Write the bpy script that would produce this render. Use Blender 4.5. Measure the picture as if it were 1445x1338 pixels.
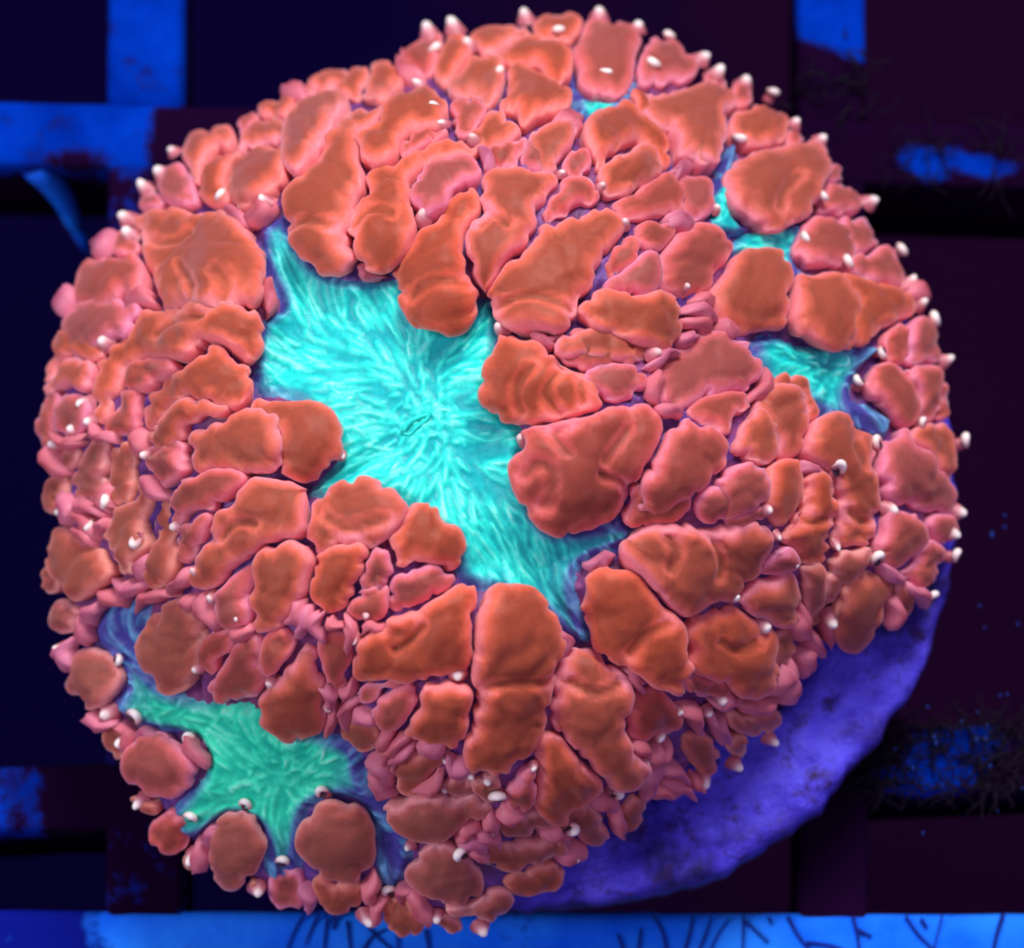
import bpy, math, random
import numpy as np
from mathutils import Vector, Matrix, noise
from mathutils.geometry import delaunay_2d_cdt

for o in list(bpy.data.objects):
    bpy.data.objects.remove(o, do_unlink=True)
scene = bpy.context.scene
C = scene.collection
rng = random.Random(7)
MM = 0.001                       # everything below is laid out in millimetres and stored in metres

# ------------------------------------------------------------------ camera, world, lamps, exposure
PW, PH = 1445.0, 1338.0
TILT = math.radians(13.0)
DIST = 95.0
TARGET = np.array([0.0, 0.0, 4.0])
PPM = 68.0                       # photo pixels per millimetre at the target
CAMPOS = TARGET + DIST * np.array([0.0, -math.sin(TILT), math.cos(TILT)])
CX = np.array([1.0, 0.0, 0.0])
CY = np.array([0.0, math.cos(TILT), math.sin(TILT)])
CZ = np.array([0.0, -math.sin(TILT), math.cos(TILT)])
cd = bpy.data.cameras.new('camera')
cam = bpy.data.objects.new('camera', cd)
C.objects.link(cam)
cam.matrix_world = Matrix(((CX[0], CY[0], CZ[0], CAMPOS[0] * MM), (CX[1], CY[1], CZ[1], CAMPOS[1] * MM),
                           (CX[2], CY[2], CZ[2], CAMPOS[2] * MM), (0, 0, 0, 1)))
cd.sensor_fit = 'HORIZONTAL'
cd.sensor_width = 36.0
cd.lens = 36.0 * DIST / (PW / PPM)
cd.clip_start = 0.005
cd.clip_end = 5.0
cd.dof.use_dof = True
cd.dof.focus_distance = (DIST - 4.0) * MM
cd.dof.aperture_fstop = 105.0
scene.camera = cam

world = bpy.data.worlds.new('World')
scene.world = world
world.use_nodes = True
bg = world.node_tree.nodes['Background']
bg.inputs['Color'].default_value = (0.66, 0.50, 0.92, 1)
bg.inputs['Strength'].default_value = 0.46

def area_lamp(name, pos, aim, size, watts, col):
    ld = bpy.data.lights.new(name, 'AREA')
    ld.shape = 'DISK'
    ld.size = size * MM
    ld.energy = watts
    ld.color = col
    lo = bpy.data.objects.new(name, ld)
    C.objects.link(lo)
    lo.location = Vector(pos) * MM
    lo.rotation_euler = (Vector(aim) - Vector(pos)).to_track_quat('-Z', 'Y').to_euler()
    return lo
area_lamp('aquarium_lamp', (22, 110, 142), (0, 0, 3), 85, 0.32, (1.0, 0.95, 0.98))
area_lamp('fill_lamp', (-140, -22, 115), (0, 0, 3), 50, 0.11, (0.88, 0.9, 1.0))  # fill lamp added to lift the shaded lower-left side

scene.view_settings.view_transform = 'Standard'
scene.view_settings.look = 'None'
scene.view_settings.exposure = 0.22
scene.view_settings.gamma = 1.0
scene.render.filter_size = 2.0
scene.cycles.filter_width = 2.0

# ------------------------------------------------------------------ pixel <-> place
def rays(uv):
    uv = np.asarray(uv, float).reshape(-1, 2)
    a = (uv[:, 0] - PW / 2) / PPM / DIST
    b = -(uv[:, 1] - PH / 2) / PPM / DIST
    return a[:, None] * CX + b[:, None] * CY - CZ

def on_plane(uv, z):
    d = rays(uv)
    t = (np.asarray(z) - CAMPOS[2]) / d[:, 2]
    return CAMPOS + d * t[:, None]

def to_px(p):
    q = np.asarray(p, float).reshape(-1, 3) - CAMPOS
    dz = -(q @ CZ)
    return np.stack([PW / 2 + (q @ CX) / dz * DIST * PPM, PH / 2 - (q @ CY) / dz * DIST * PPM], 1)

# ------------------------------------------------------------------ materials
def lin(r, g, b):
    f = lambda c: (c / 255.0) / 12.92 if c <= 10 else (((c / 255.0) + 0.055) / 1.055) ** 2.4
    return (f(r), f(g), f(b), 1.0)

def new_mat(name, rough=0.5, spec=0.3):
    m = bpy.data.materials.new(name)
    m.use_nodes = True
    nt = m.node_tree
    b = nt.nodes['Principled BSDF']
    b.inputs['Roughness'].default_value = rough
    b.inputs['Specular IOR Level'].default_value = spec
    return m, nt, b

def nd(nt, typ, **kw):
    n = nt.nodes.new(typ)
    for k, v in kw.items():
        if k in n.inputs:
            n.inputs[k].default_value = v
        else:
            setattr(n, k, v)
    return n

def tex_noise(nt, scale, detail=3, rough=0.55, seed_by_object=False):
    tc = nd(nt, 'ShaderNodeTexCoord')
    n = nd(nt, 'ShaderNodeTexNoise')
    n.inputs['Scale'].default_value = scale
    n.inputs['Detail'].default_value = detail
    n.inputs['Roughness'].default_value = rough
    if seed_by_object:
        oi = nd(nt, 'ShaderNodeObjectInfo')
        n.noise_dimensions = '4D'
        mul = nd(nt, 'ShaderNodeMath', operation='MULTIPLY')
        mul.inputs[1].default_value = 37.0
        nt.links.new(oi.outputs['Random'], mul.inputs[0])
        nt.links.new(mul.outputs[0], n.inputs['W'])
    nt.links.new(tc.outputs['Object'], n.inputs['Vector'])
    return n

def ramp(nt, src, stops, interp='LINEAR'):
    r = nd(nt, 'ShaderNodeValToRGB')
    r.color_ramp.interpolation = interp
    el = r.color_ramp.elements
    while len(el) < len(stops):
        el.new(0.5)
    for e, (p, c) in zip(el, stops):
        e.position = p
        e.color = c if len(c) == 4 else (*c, 1)
    nt.links.new(src, r.inputs[0])
    return r

def mixc(nt, fac, a, b, mode='MIX'):
    m = nd(nt, 'ShaderNodeMix', data_type='RGBA', blend_type=mode)
    for sock, v in ((m.inputs[0], fac), (m.inputs[6], a), (m.inputs[7], b)):
        if hasattr(v, 'links'):
            nt.links.new(v, sock)
        else:
            sock.default_value = v
    return m.outputs[2]

def bump(nt, bsdf, src, dist, strength=1.0, prev=None):
    b = nd(nt, 'ShaderNodeBump')
    b.inputs['Strength'].default_value = strength
    b.inputs['Distance'].default_value = dist
    nt.links.new(src, b.inputs['Height'])
    if prev is not None:
        nt.links.new(prev, b.inputs['Normal'])
    nt.links.new(b.outputs[0], bsdf.inputs['Normal'])
    return b.outputs[0]

def attr(nt, name):
    return nd(nt, 'ShaderNodeAttribute', attribute_name=name).outputs['Fac']

def vesicle_mat(name, centre, rim, edge):
    m, nt, b = new_mat(name, 0.5, 0.16)
    a = attr(nt, 'rim')
    n = tex_noise(nt, 1500, 3, 0.6, True)
    ad = nd(nt, 'ShaderNodeMath', operation='MULTIPLY_ADD')
    ad.inputs[1].default_value = 0.45
    nt.links.new(n.outputs[0], ad.inputs[0])
    sb = nd(nt, 'ShaderNodeMath', operation='SUBTRACT')
    nt.links.new(a, sb.inputs[0])
    sb.inputs[1].default_value = 0.46
    nt.links.new(sb.outputs[0], ad.inputs[2])
    r = ramp(nt, ad.outputs[0], [(0.05, centre), (0.32, rim), (0.66, edge)])
    oi = nd(nt, 'ShaderNodeObjectInfo')
    r2 = ramp(nt, oi.outputs['Random'], [(0.0, (1.0, 0.86, 0.74, 1)), (0.5, (1, 1, 1, 1)), (1.0, (0.96, 1.04, 1.3, 1))])
    col = mixc(nt, 0.8, r.outputs[0], r2.outputs[0], 'MULTIPLY')
    g = tex_noise(nt, 9000, 2, 0.6)
    gr = ramp(nt, g.outputs[0], [(0.3, (0.92, 0.92, 0.92, 1)), (0.7, (1.06, 1.06, 1.06, 1))])
    col = mixc(nt, 1.0, col, gr.outputs[0], 'MULTIPLY')
    nt.links.new(col, b.inputs['Base Color'])
    b.inputs['Subsurface Weight'].default_value = 0.65
    b.inputs['Subsurface Radius'].default_value = (1.0, 0.35, 0.3)
    b.inputs['Subsurface Scale'].default_value = 0.0004
    b.inputs['Sheen Weight'].default_value = 0.3
    b.inputs['Sheen Roughness'].default_value = 0.4
    b.inputs['Sheen Tint'].default_value = (1.0, 0.62, 0.66, 1)
    n2 = tex_noise(nt, 2600, 3, 0.6, True)
    p = bump(nt, b, n2.outputs[0], 0.00007, 0.15)
    bump(nt, b, g.outputs[0], 0.000015, 0.4, p)
    return m

M_OR = vesicle_mat('vesicle_orange', lin(158, 76, 50), lin(210, 103, 76), lin(236, 136, 134))
M_PK = vesicle_mat('vesicle_pink', lin(154, 76, 62), lin(202, 98, 90), lin(232, 134, 148))
M_BR = vesicle_mat('vesicle_brown', lin(146, 78, 60), lin(180, 94, 78), lin(224, 146, 132))

def disc_mat(name, pal):
    # pal: deep groove, main, pale ridge, outer blue, outer violet
    m, nt, b = new_mat(name, 0.42, 0.3)
    w = attr(nt, 'ridge')
    o = attr(nt, 'outer')
    r = ramp(nt, w, [(0.05, pal[0]), (0.45, pal[1]), (0.95, pal[2])])
    q = ramp(nt, w, [(0.1, pal[4]), (0.9, pal[3])])
    f = ramp(nt, o, [(0.62, (0, 0, 0, 1)), (1.0, (1, 1, 1, 1))])
    col = mixc(nt, f.outputs[0], r.outputs[0], q.outputs[0])
    g = tex_noise(nt, 5200, 3, 0.6)
    gr = ramp(nt, g.outputs[0], [(0.34, (0.55, 0.80, 0.84, 1)), (0.66, (1.3, 1.08, 1.06, 1))])
    col = mixc(nt, 1.0, col, gr.outputs[0], 'MULTIPLY')
    nt.links.new(col, b.inputs['Base Color'])
    b.inputs['Subsurface Weight'].default_value = 0.15
    b.inputs['Subsurface Radius'].default_value = (0.4, 1.0, 0.9)
    b.inputs['Subsurface Scale'].default_value = 0.00015
    bump(nt, b, g.outputs[0], 0.00004, 0.6)
    return m
M_CYAN = disc_mat('oral_tissue_cyan', (lin(8, 186, 182), lin(44, 242, 214), lin(165, 255, 234), lin(110, 190, 225), lin(70, 70, 150)))
M_GREEN = disc_mat('oral_tissue_green', (lin(24, 214, 165), lin(60, 252, 190), lin(160, 255, 215), lin(110, 190, 222), lin(70, 70, 150)))

def tissue_mat():
    m, nt, b = new_mat('coenosarc_tissue', 0.5, 0.3)
    w = attr(nt, 'ridge')
    r = ramp(nt, w, [(0.1, lin(56, 30, 92)), (0.55, lin(98, 60, 138)), (0.95, lin(176, 112, 160))])
    n = tex_noise(nt, 700, 3)
    f = ramp(nt, n.outputs[0], [(0.42, (0, 0, 0, 1)), (0.62, (1, 1, 1, 1))])
    col = mixc(nt, f.outputs[0], r.outputs[0], mixc(nt, 0.6, r.outputs[0], lin(150, 70, 96)))
    nt.links.new(col, b.inputs['Base Color'])
    g = tex_noise(nt, 4200, 3)
    bump(nt, b, g.outputs[0], 0.00006, 0.7)
    return m
M_TIS = tissue_mat()

def lobe_mat():
    m, nt, b = new_mat('ruffle_pink', 0.5, 0.3)
    a = attr(nt, 'rim')
    t = attr(nt, 'tone')
    r1 = ramp(nt, a, [(0.1, lin(176, 78, 84)), (0.9, lin(220, 124, 134))])
    r2 = ramp(nt, a, [(0.1, lin(130, 76, 140)), (0.9, lin(200, 140, 180))])
    nt.links.new(mixc(nt, t, r1.outputs[0], r2.outputs[0]), b.inputs['Base Color'])
    b.inputs['Subsurface Weight'].default_value = 0.2
    b.inputs['Subsurface Scale'].default_value = 0.00012
    return m
M_LOBE = lobe_mat()

def tip_mat():
    m, nt, b = new_mat('tentacle_white', 0.4, 0.4)
    a = attr(nt, 'along')
    r = ramp(nt, a, [(0.0, lin(180, 90, 100)), (0.5, lin(210, 146, 148)), (0.78, lin(232, 212, 200)), (1.0, lin(250, 244, 230))])
    nt.links.new(r.outputs[0], b.inputs['Base Color'])
    b.inputs['Subsurface Weight'].default_value = 0.2
    b.inputs['Subsurface Scale'].default_value = 0.0001
    return m
M_TIP = tip_mat()
m, nt, b = new_mat('tentacle_pit', 0.6, 0.2)
b.inputs['Base Color'].default_value = lin(86, 54, 66)
M_PIT = m

def coralline_mat():
    m, nt, b = new_mat('coralline_crust', 0.6, 0.25)
    n = tex_noise(nt, 460, 4, 0.6)
    r = ramp(nt, n.outputs[0], [(0.36, lin(30, 20, 92)), (0.47, lin(66, 54, 190)), (0.56, lin(84, 76, 226)), (0.7, lin(104, 96, 244))])
    n2 = tex_noise(nt, 1500, 4, 0.7)
    f = ramp(nt, n2.outputs[0], [(0.52, (0, 0, 0, 1)), (0.68, (1, 1, 1, 1))])
    col = mixc(nt, f.outputs[0], r.outputs[0], lin(48, 24, 84))
    w = attr(nt, 'dark_mix')
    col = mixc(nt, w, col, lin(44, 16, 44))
    nt.links.new(col, b.inputs['Base Color'])
    p = bump(nt, b, n2.outputs[0], 0.0003, 0.4)
    bump(nt, b, tex_noise(nt, 5000, 3).outputs[0], 0.00008, 0.6, p)
    return m
M_CRUST = coralline_mat()

def plastic_mat(name, c1, c2, film):
    m, nt, b = new_mat(name, 0.7, 0.0)
    n = tex_noise(nt, 330, 4, 0.6)
    r = ramp(nt, n.outputs[0], [(0.3, c1), (0.65, c2)])
    n2 = tex_noise(nt, 1100, 4, 0.7)
    f = ramp(nt, n2.outputs[0], [(0.60, (0, 0, 0, 1)), (0.72, (1, 1, 1, 1))])
    col = mixc(nt, f.outputs[0], r.outputs[0], mixc(nt, 0.65, r.outputs[0], film))
    w = attr(nt, 'dark_mix')
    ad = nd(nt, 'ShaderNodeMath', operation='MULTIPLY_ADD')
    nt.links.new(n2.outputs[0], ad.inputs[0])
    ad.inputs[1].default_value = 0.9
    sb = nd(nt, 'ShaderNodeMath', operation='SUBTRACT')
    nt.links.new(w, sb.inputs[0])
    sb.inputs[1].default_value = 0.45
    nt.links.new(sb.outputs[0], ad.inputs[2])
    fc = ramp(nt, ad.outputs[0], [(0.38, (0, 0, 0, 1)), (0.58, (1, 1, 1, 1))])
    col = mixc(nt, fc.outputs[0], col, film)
    nt.links.new(col, b.inputs['Base Color'])
    bump(nt, b, n2.outputs[0], 0.0001, 0.5)
    return m
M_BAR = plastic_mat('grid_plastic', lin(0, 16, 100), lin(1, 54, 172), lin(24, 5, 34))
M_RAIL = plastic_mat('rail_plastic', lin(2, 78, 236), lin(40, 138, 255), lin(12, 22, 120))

def plain_noise_mat(name, a, b_, scale, rough=0.7, spec=0.15):
    m, nt, b = new_mat(name, rough, spec)
    n = tex_noise(nt, scale, 4)
    r = ramp(nt, n.outputs[0], [(0.35, a), (0.65, b_)])
    nt.links.new(r.outputs[0], b.inputs['Base Color'])
    return m
M_ALGAE = plain_noise_mat('algae_strand', lin(10, 3, 22), lin(18, 5, 28), 900)
M_ALGAE_BLUE = plain_noise_mat('algae_strand_navy', lin(8, 20, 96), lin(14, 40, 140), 900)
def floor_mat():
    m, nt, b = new_mat('tank_floor', 0.9, 0.0)
    tc = nd(nt, 'ShaderNodeTexCoord')
    sx = nd(nt, 'ShaderNodeSeparateXYZ')
    nt.links.new(tc.outputs['Object'], sx.inputs[0])
    n = tex_noise(nt, 160, 4)
    ma = nd(nt, 'ShaderNodeMath', operation='MULTIPLY_ADD')
    nt.links.new(sx.outputs[0], ma.inputs[0])
    ma.inputs[1].default_value = 45.0
    nt.links.new(n.outputs[0], ma.inputs[2])
    r = ramp(nt, ma.outputs[0], [(0.25, lin(7, 3, 36)), (0.8, lin(24, 5, 29))])
    nt.links.new(r.outputs[0], b.inputs['Base Color'])
    return m
M_FLOOR = floor_mat()
M_FIL = plain_noise_mat('filament_blue', lin(2, 70, 200), lin(20, 120, 240), 900)
M_GRAIN = plain_noise_mat('pale_grain', lin(14, 50, 150), lin(60, 100, 200), 900)

# ------------------------------------------------------------------ object helpers
def make_obj(name, verts_mm, faces, mat, parent=None, attrs=None, smooth=True, mats=None, fmat=None):
    v = np.asarray(verts_mm, float)
    c = v.mean(0)
    me = bpy.data.meshes.new(name)
    me.from_pydata([tuple(p) for p in (v - c) * MM], [], faces)
    if attrs:
        for k, a in attrs.items():
            at = me.attributes.new(k, 'FLOAT', 'POINT')
            at.data.foreach_set('value', np.asarray(a, np.float32))
    if smooth:
        me.polygons.foreach_set('use_smooth', [True] * len(me.polygons))
    for mm in (mats or [mat]):
        me.materials.append(mm)
    if fmat is not None:
        me.polygons.foreach_set('material_index', fmat)
    me.update()
    o = bpy.data.objects.new(name, me)
    C.objects.link(o)
    if parent is not None:
        o.parent = parent
        o.location = Vector(c * MM) - parent['origin_vec']
    else:
        o.location = Vector(c * MM)
    return o

class Root:
    pass
def thing(name, loc_mm, label, cat, group=None):
    o = bpy.data.objects.new(name, None)
    C.objects.link(o)
    o.empty_display_size = 0.002
    o.location = Vector(loc_mm) * MM
    o['label'] = label
    o['category'] = cat
    if group:
        o['group'] = group
    return o
def put(name, root, *a, **k):
    o = make_obj(name, *a, **k)
    loc = o.location.copy()
    o.parent = root
    # every root is an unrotated empty or mesh, so the offset is a plain difference
    p = root
    base = Vector((0, 0, 0))
    while p is not None:
        base += p.location
        p = p.parent
    o.location = loc - base
    return o

def catmull(pts, spacing, closed=True):
    p = np.asarray(pts, float)
    n = len(p)
    out = []
    rngi = range(n) if closed else range(n - 1)
    for i in rngi:
        if closed:
            p0, p1, p2, p3 = p[(i - 1) % n], p[i], p[(i + 1) % n], p[(i + 2) % n]
        else:
            p0, p1, p2, p3 = p[max(i - 1, 0)], p[i], p[i + 1], p[min(i + 2, n - 1)]
        L = np.linalg.norm(p2 - p1)
        k = max(2, int(round(L / spacing)))
        for j in range(k):
            t = j / k
            out.append(0.5 * ((2 * p1) + (-p0 + p2) * t + (2 * p0 - 5 * p1 + 4 * p2 - p3) * t * t + (-p0 + 3 * p1 - 3 * p2 + p3) * t ** 3))
    if not closed:
        out.append(p[-1])
    return np.array(out)

def in_poly(pts, poly):
    x, y = pts[:, 0], pts[:, 1]
    inside = np.zeros(len(pts), bool)
    n = len(poly)
    j = n - 1
    for i in range(n):
        xi, yi = poly[i]
        xj, yj = poly[j]
        if yi != yj:
            c = ((yi > y) != (yj > y)) & (x < (xj - xi) * (y - yi) / (yj - yi) + xi)
            inside ^= c
        j = i
    return inside

def poly_dist(pts, poly):
    a = poly
    b = np.roll(poly, -1, 0)
    ab = b - a
    L2 = (ab ** 2).sum(1) + 1e-9
    best = np.full(len(pts), 1e9)
    for i in range(len(a)):
        t = np.clip(((pts - a[i]) @ ab[i]) / L2[i], 0, 1)
        d = np.hypot(pts[:, 0] - a[i, 0] - t * ab[i, 0], pts[:, 1] - a[i, 1] - t * ab[i, 1])
        best = np.minimum(best, d)
    return best

def smooth01(x):
    x = np.clip(x, 0, 1)
    return x * x * (3 - 2 * x)

def nz(x, y, z=0.0):
    return noise.noise(Vector((x, y, z)))

# ------------------------------------------------------------------ the mound the polyps grow on (a height field over the plug)
SIL = [(790,18),(870,28),(960,60),(1020,105),(1100,150),(1160,200),(1210,270),(1260,350),(1310,440),(1335,520),(1345,600),(1358,650),
       (1350,720),(1335,800),(1280,880),(1180,910),(1110,990),(1030,1070),(960,1130),(880,1180),(800,1220),(720,1280),(640,1310),(570,1315),
       (480,1290),(400,1280),(310,1250),(230,1200),(180,1120),(100,980),(75,880),(60,780),(62,680),(45,590),(70,480),(110,380),(190,300),
       (260,210),(360,150),(450,100),(560,65),(660,40),(730,30)]
Z_EDGE, Z_RISE = 3.6, 5.0
sil_w = on_plane(catmull(SIL, 12), Z_EDGE + 0.8)[:, :2]
CEN = sil_w.mean(0)
_ang = np.arctan2(sil_w[:, 1] - CEN[1], sil_w[:, 0] - CEN[0])
_rad = np.hypot(sil_w[:, 1] - CEN[1], sil_w[:, 0] - CEN[0])
_o = np.argsort(_ang)
_ang, _rad = _ang[_o], _rad[_o]
_tab_a = np.linspace(-math.pi, math.pi, 361)
_tab_r = np.interp(_tab_a, np.r_[_ang - 2 * math.pi, _ang, _ang + 2 * math.pi], np.r_[_rad, _rad, _rad])
def edge_r(th):
    return np.interp(th, _tab_a, _tab_r) - 0.25

MAIN_DISC = [(365,330),(400,300),(425,330),(445,368),(480,390),(530,395),(570,395),(595,440),(625,462),(660,455),(680,420),(705,440),(700,490),
             (690,560),(740,610),(735,660),(760,730),(800,745),(880,732),(895,765),(830,795),(815,830),(835,905),(800,905),(765,870),(720,845),(650,820),
             (640,760),(590,740),(560,705),(480,705),(430,700),(475,650),(470,610),(430,570),(365,555),(360,500),(370,450),(395,430),(370,380)]
LOW_DISC = [(130,890),(150,858),(200,845),(215,870),(205,915),(235,965),(290,990),(350,995),(395,1035),(440,1030),(505,1050),(520,1095),(560,1150),
            (585,1200),(560,1260),(530,1240),(530,1180),(500,1130),(440,1140),(430,1190),(420,1240),(375,1240),(365,1170),(330,1150),(285,1180),(270,1190),
            (235,1150),(290,1090),(275,1040),(205,1030),(160,1000),(175,960),(150,930)]
RIGHT_DISC = [(1015,355),(1060,325),(1110,312),(1150,315),(1125,350),(1130,375),(1155,390),(1110,405),(1080,375),(1040,370)]
RIGHT_DISC2 = [(1062,482),(1090,472),(1130,488),(1180,480),(1250,490),(1220,520),(1205,560),(1260,588),(1245,625),(1205,618),(1170,602),(1140,575),(1125,535),(1090,530),(1068,510)]
TOP_DISC = [(792,110),(805,85),(825,130),(860,140),(890,110),(905,125),(888,158),(840,178),(808,165)]
RIDGE_DISC = [(1000,280),(1010,235),(1030,195),(1045,205),(1038,250),(1036,300),(1060,325),(1030,338),(1005,320)]
MOUND = [(260,450),(230,560),(240,690),(270,840),(380,960),(500,960),(520,1010),(640,1070),(740,1120),(880,1080),(960,1010),(1090,950),(1130,850),
         (1085,650),(940,520),(960,400),(860,180),(640,90),(480,110),(380,200),(330,300)]

GX = np.arange(-13.0, 13.001, 0.1)
gxx, gyy = np.meshgrid(GX, GX, indexing='xy')
def build_height():
    dx, dy = gxx - CEN[0], gyy - CEN[1]
    th, r = np.arctan2(dy, dx), np.hypot(dx, dy)
    rho = r / edge_r(th)
    z = Z_EDGE + Z_RISE * (1 - np.minimum(rho, 1.25) ** 2.4)
    pts = np.stack([gxx.ravel(), gyy.ravel()], 1)
    def region(poly, zg, soft):
        w = on_plane(catmull(poly, 20), zg)[:, :2]
        d = poly_dist(pts, w)
        s = np.where(in_poly(pts, w), d, -d)
        return smooth01((s + soft) / (2 * soft)).reshape(gxx.shape)
    z += 1.1 * region(MOUND, 8.0, 0.8)
    z -= 1.0 * region(MAIN_DISC, 8.5, 1.0)
    z -= 0.7 * region(LOW_DISC, 6.0, 0.7)
    z -= 0.6 * region(RIGHT_DISC2, 6.5, 0.6)
    z -= 0.4 * region(RIGHT_DISC, 6.5, 0.5)
    return z
HZ = build_height()
def height(xy):
    fx = np.clip((xy[:, 0] + 13.0) / 0.1, 0, len(GX) - 1.001)
    fy = np.clip((xy[:, 1] + 13.0) / 0.1, 0, len(GX) - 1.001)
    ix, iy = fx.astype(int), fy.astype(int)
    tx, ty = fx - ix, fy - iy
    return (HZ[iy, ix] * (1 - tx) * (1 - ty) + HZ[iy, ix + 1] * tx * (1 - ty) + HZ[iy + 1, ix] * (1 - tx) * ty + HZ[iy + 1, ix + 1] * tx * ty)

def surf(uv):
    """point and unit normal of the mound seen through photo pixels"""
    uv = np.asarray(uv, float).reshape(-1, 2)
    z = np.full(len(uv), 6.0)
    for _ in range(24):
        p = on_plane(uv, z)
        z = 0.5 * z + 0.5 * np.maximum(height(p[:, :2]), 2.2)
    p = on_plane(uv, z)
    e = 0.25
    hx = (height(p[:, :2] + [e, 0]) - height(p[:, :2] - [e, 0])) / (2 * e)
    hy = (height(p[:, :2] + [0, e]) - height(p[:, :2] - [0, e])) / (2 * e)
    n = np.stack([-hx, -hy, np.ones(len(p))], 1)
    n /= np.linalg.norm(n, axis=1)[:, None]
    return p, n

# polyp centres in the photograph, used to run septal ridges outwards
POLYPS = [(605, 590), (395, 1080), (215, 960), (1100, 350), (1150, 530), (845, 150), (1010, 290), (1000, 1060)]
def build_streaks():
    """height raster (2 px cells) of short tissue strands combed outwards from the mouths"""
    R = np.zeros((int(PH) // 2 + 40, int(PW) // 2 + 40))
    P = np.array(POLYPS, float)
    r_ = np.random.RandomState(11)
    def layer(n, lo, hi, width, amp0, amp1, swirl, near=False):
        u, v = r_.uniform(30, 1400, n), r_.uniform(10, 1325, n)
        if near:
            c_ = P[r_.randint(0, len(P), n)]
            u, v = c_[:, 0] + r_.normal(0, 22, n), c_[:, 1] + r_.normal(0, 22, n)
        L = r_.uniform(lo, hi, n)
        amp = r_.uniform(amp0, amp1, n)
        jit = r_.normal(0, swirl, n)
        steps = int(hi / 2)
        for st in range(steps):
            live = st * 2.0 < L
            d = np.hypot(u[:, None] - P[None, :, 0], v[:, None] - P[None, :, 1])
            d[:, 0] *= 0.55
            k = np.argmin(d, 1)
            th = np.arctan2(v - P[k, 1], u - P[k, 0])
            th = th + jit + 0.30 * np.sin(u * 0.021 + v * 0.013) + 0.22 * np.sin(v * 0.034 - u * 0.017 + 1.3)
            f = np.sin(np.pi * np.clip(st * 2.0 / L, 0, 1)) ** 0.5
            for ox in range(-3, 4):
                for oy in range(-3, 4):
                    ix, iy = np.round(u / 2 + ox).astype(int), np.round(v / 2 + oy).astype(int)
                    g = np.exp(-(((ix * 2 - u) ** 2 + (iy * 2 - v) ** 2) / (width ** 2))) * amp * f
                    ok = live & (ix >= 0) & (iy >= 0) & (ix < R.shape[1]) & (iy < R.shape[0])
                    np.maximum.at(R, (iy[ok], ix[ok]), g[ok])
            u = u + np.cos(th) * 2.0
            v = v + np.sin(th) * 2.0
    layer(5200, 26, 90, 4.2, 0.25, 0.8, 0.16)
    layer(2600, 12, 44, 2.8, 0.5, 1.0, 0.34)
    layer(500, 8, 26, 3.0, 0.3, 0.9, 0.9, True)
    return R
STREAK = build_streaks()
def ridge_field(uv):
    uv = np.asarray(uv, float)
    fx = np.clip(uv[:, 0] / 2, 0, STREAK.shape[1] - 2)
    fy = np.clip(uv[:, 1] / 2, 0, STREAK.shape[0] - 2)
    ix, iy = fx.astype(int), fy.astype(int)
    tx, ty = fx - ix, fy - iy
    a = (STREAK[iy, ix] * (1 - tx) + STREAK[iy, ix + 1] * tx) * (1 - ty) + (STREAK[iy + 1, ix] * (1 - tx) + STREAK[iy + 1, ix + 1] * tx) * ty
    lowf = np.array([nz(u * 0.02, v * 0.02, 5.0) for u, v in uv])
    return np.clip(a + 0.18 * lowf, -0.2, 1.0)

# ------------------------------------------------------------------ SETTING: tank floor, grid, rail
fl = make_obj('tank_floor', [(-400, -400, -26), (400, -400, -26), (400, 400, -26), (-400, 400, -26)], [(0, 1, 2, 3)], M_FLOOR, smooth=False)
fl['kind'] = 'structure'
fl['label'] = 'dark navy and maroon bottom far below the grid'

def bar_mesh(a, b_, width, depth, coat_fn, ztop=0.0, n=60, m=8):
    """a straight moulded bar with rounded top edges; a, b_ are the ends of its top centre line"""
    a, b_ = np.array(a, float), np.array(b_, float)
    d = (b_ - a)
    L = np.linalg.norm(d[:2])
    t = d / np.linalg.norm(d)
    s = np.array([-t[1], t[0], 0])
    w = width / 2
    prof = [(-w * 0.86, -depth), (-w * 0.95, -depth * 0.5), (-w, -0.35), (-w * 0.97, -0.14), (-w * 0.88, -0.03)]
    prof += [(-w * 0.8 + 1.6 * w * k / m, 0.0) for k in range(m + 1)]
    prof += [(-p, q) for p, q in reversed(prof[:5])]
    vs, fs, co = [], [], []
    for i in range(n + 1):
        c = a + d * i / n
        for (p, q) in prof:
            wv = 0.03 * nz(c[0] * 0.8 + p, c[1] * 0.8, q)
            vs.append(c + s * (p + wv) + np.array([0, 0, ztop + q + (0.03 * nz(c[0] * 1.5 + s[0] * p * 1.5, c[1] * 1.5 + s[1] * p * 1.5, 4) if q > -0.3 else 0)]))
    k = len(prof)
    for i in range(n):
        for j in range(k - 1):
            fs.append((i * k + j, i * k + j + 1, (i + 1) * k + j + 1, (i + 1) * k + j))
        fs.append((i * k + k - 1, i * k, (i + 1) * k, (i + 1) * k + k - 1))
    fs.append(tuple(range(k)))
    fs.append(tuple(reversed(range(n * k, n * k + k))))
    vs = np.array(vs)
    fs = [tuple(reversed(f)) for f in fs]
    uv = to_px(vs)
    wall = np.clip((-(vs[:, 2] - ztop) - 0.15) / 0.5, 0, 1)  # bar sides take the darker colour with depth below the top face
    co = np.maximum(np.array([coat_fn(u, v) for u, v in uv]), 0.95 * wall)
    return vs, fs, {'dark_mix': co}

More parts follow.
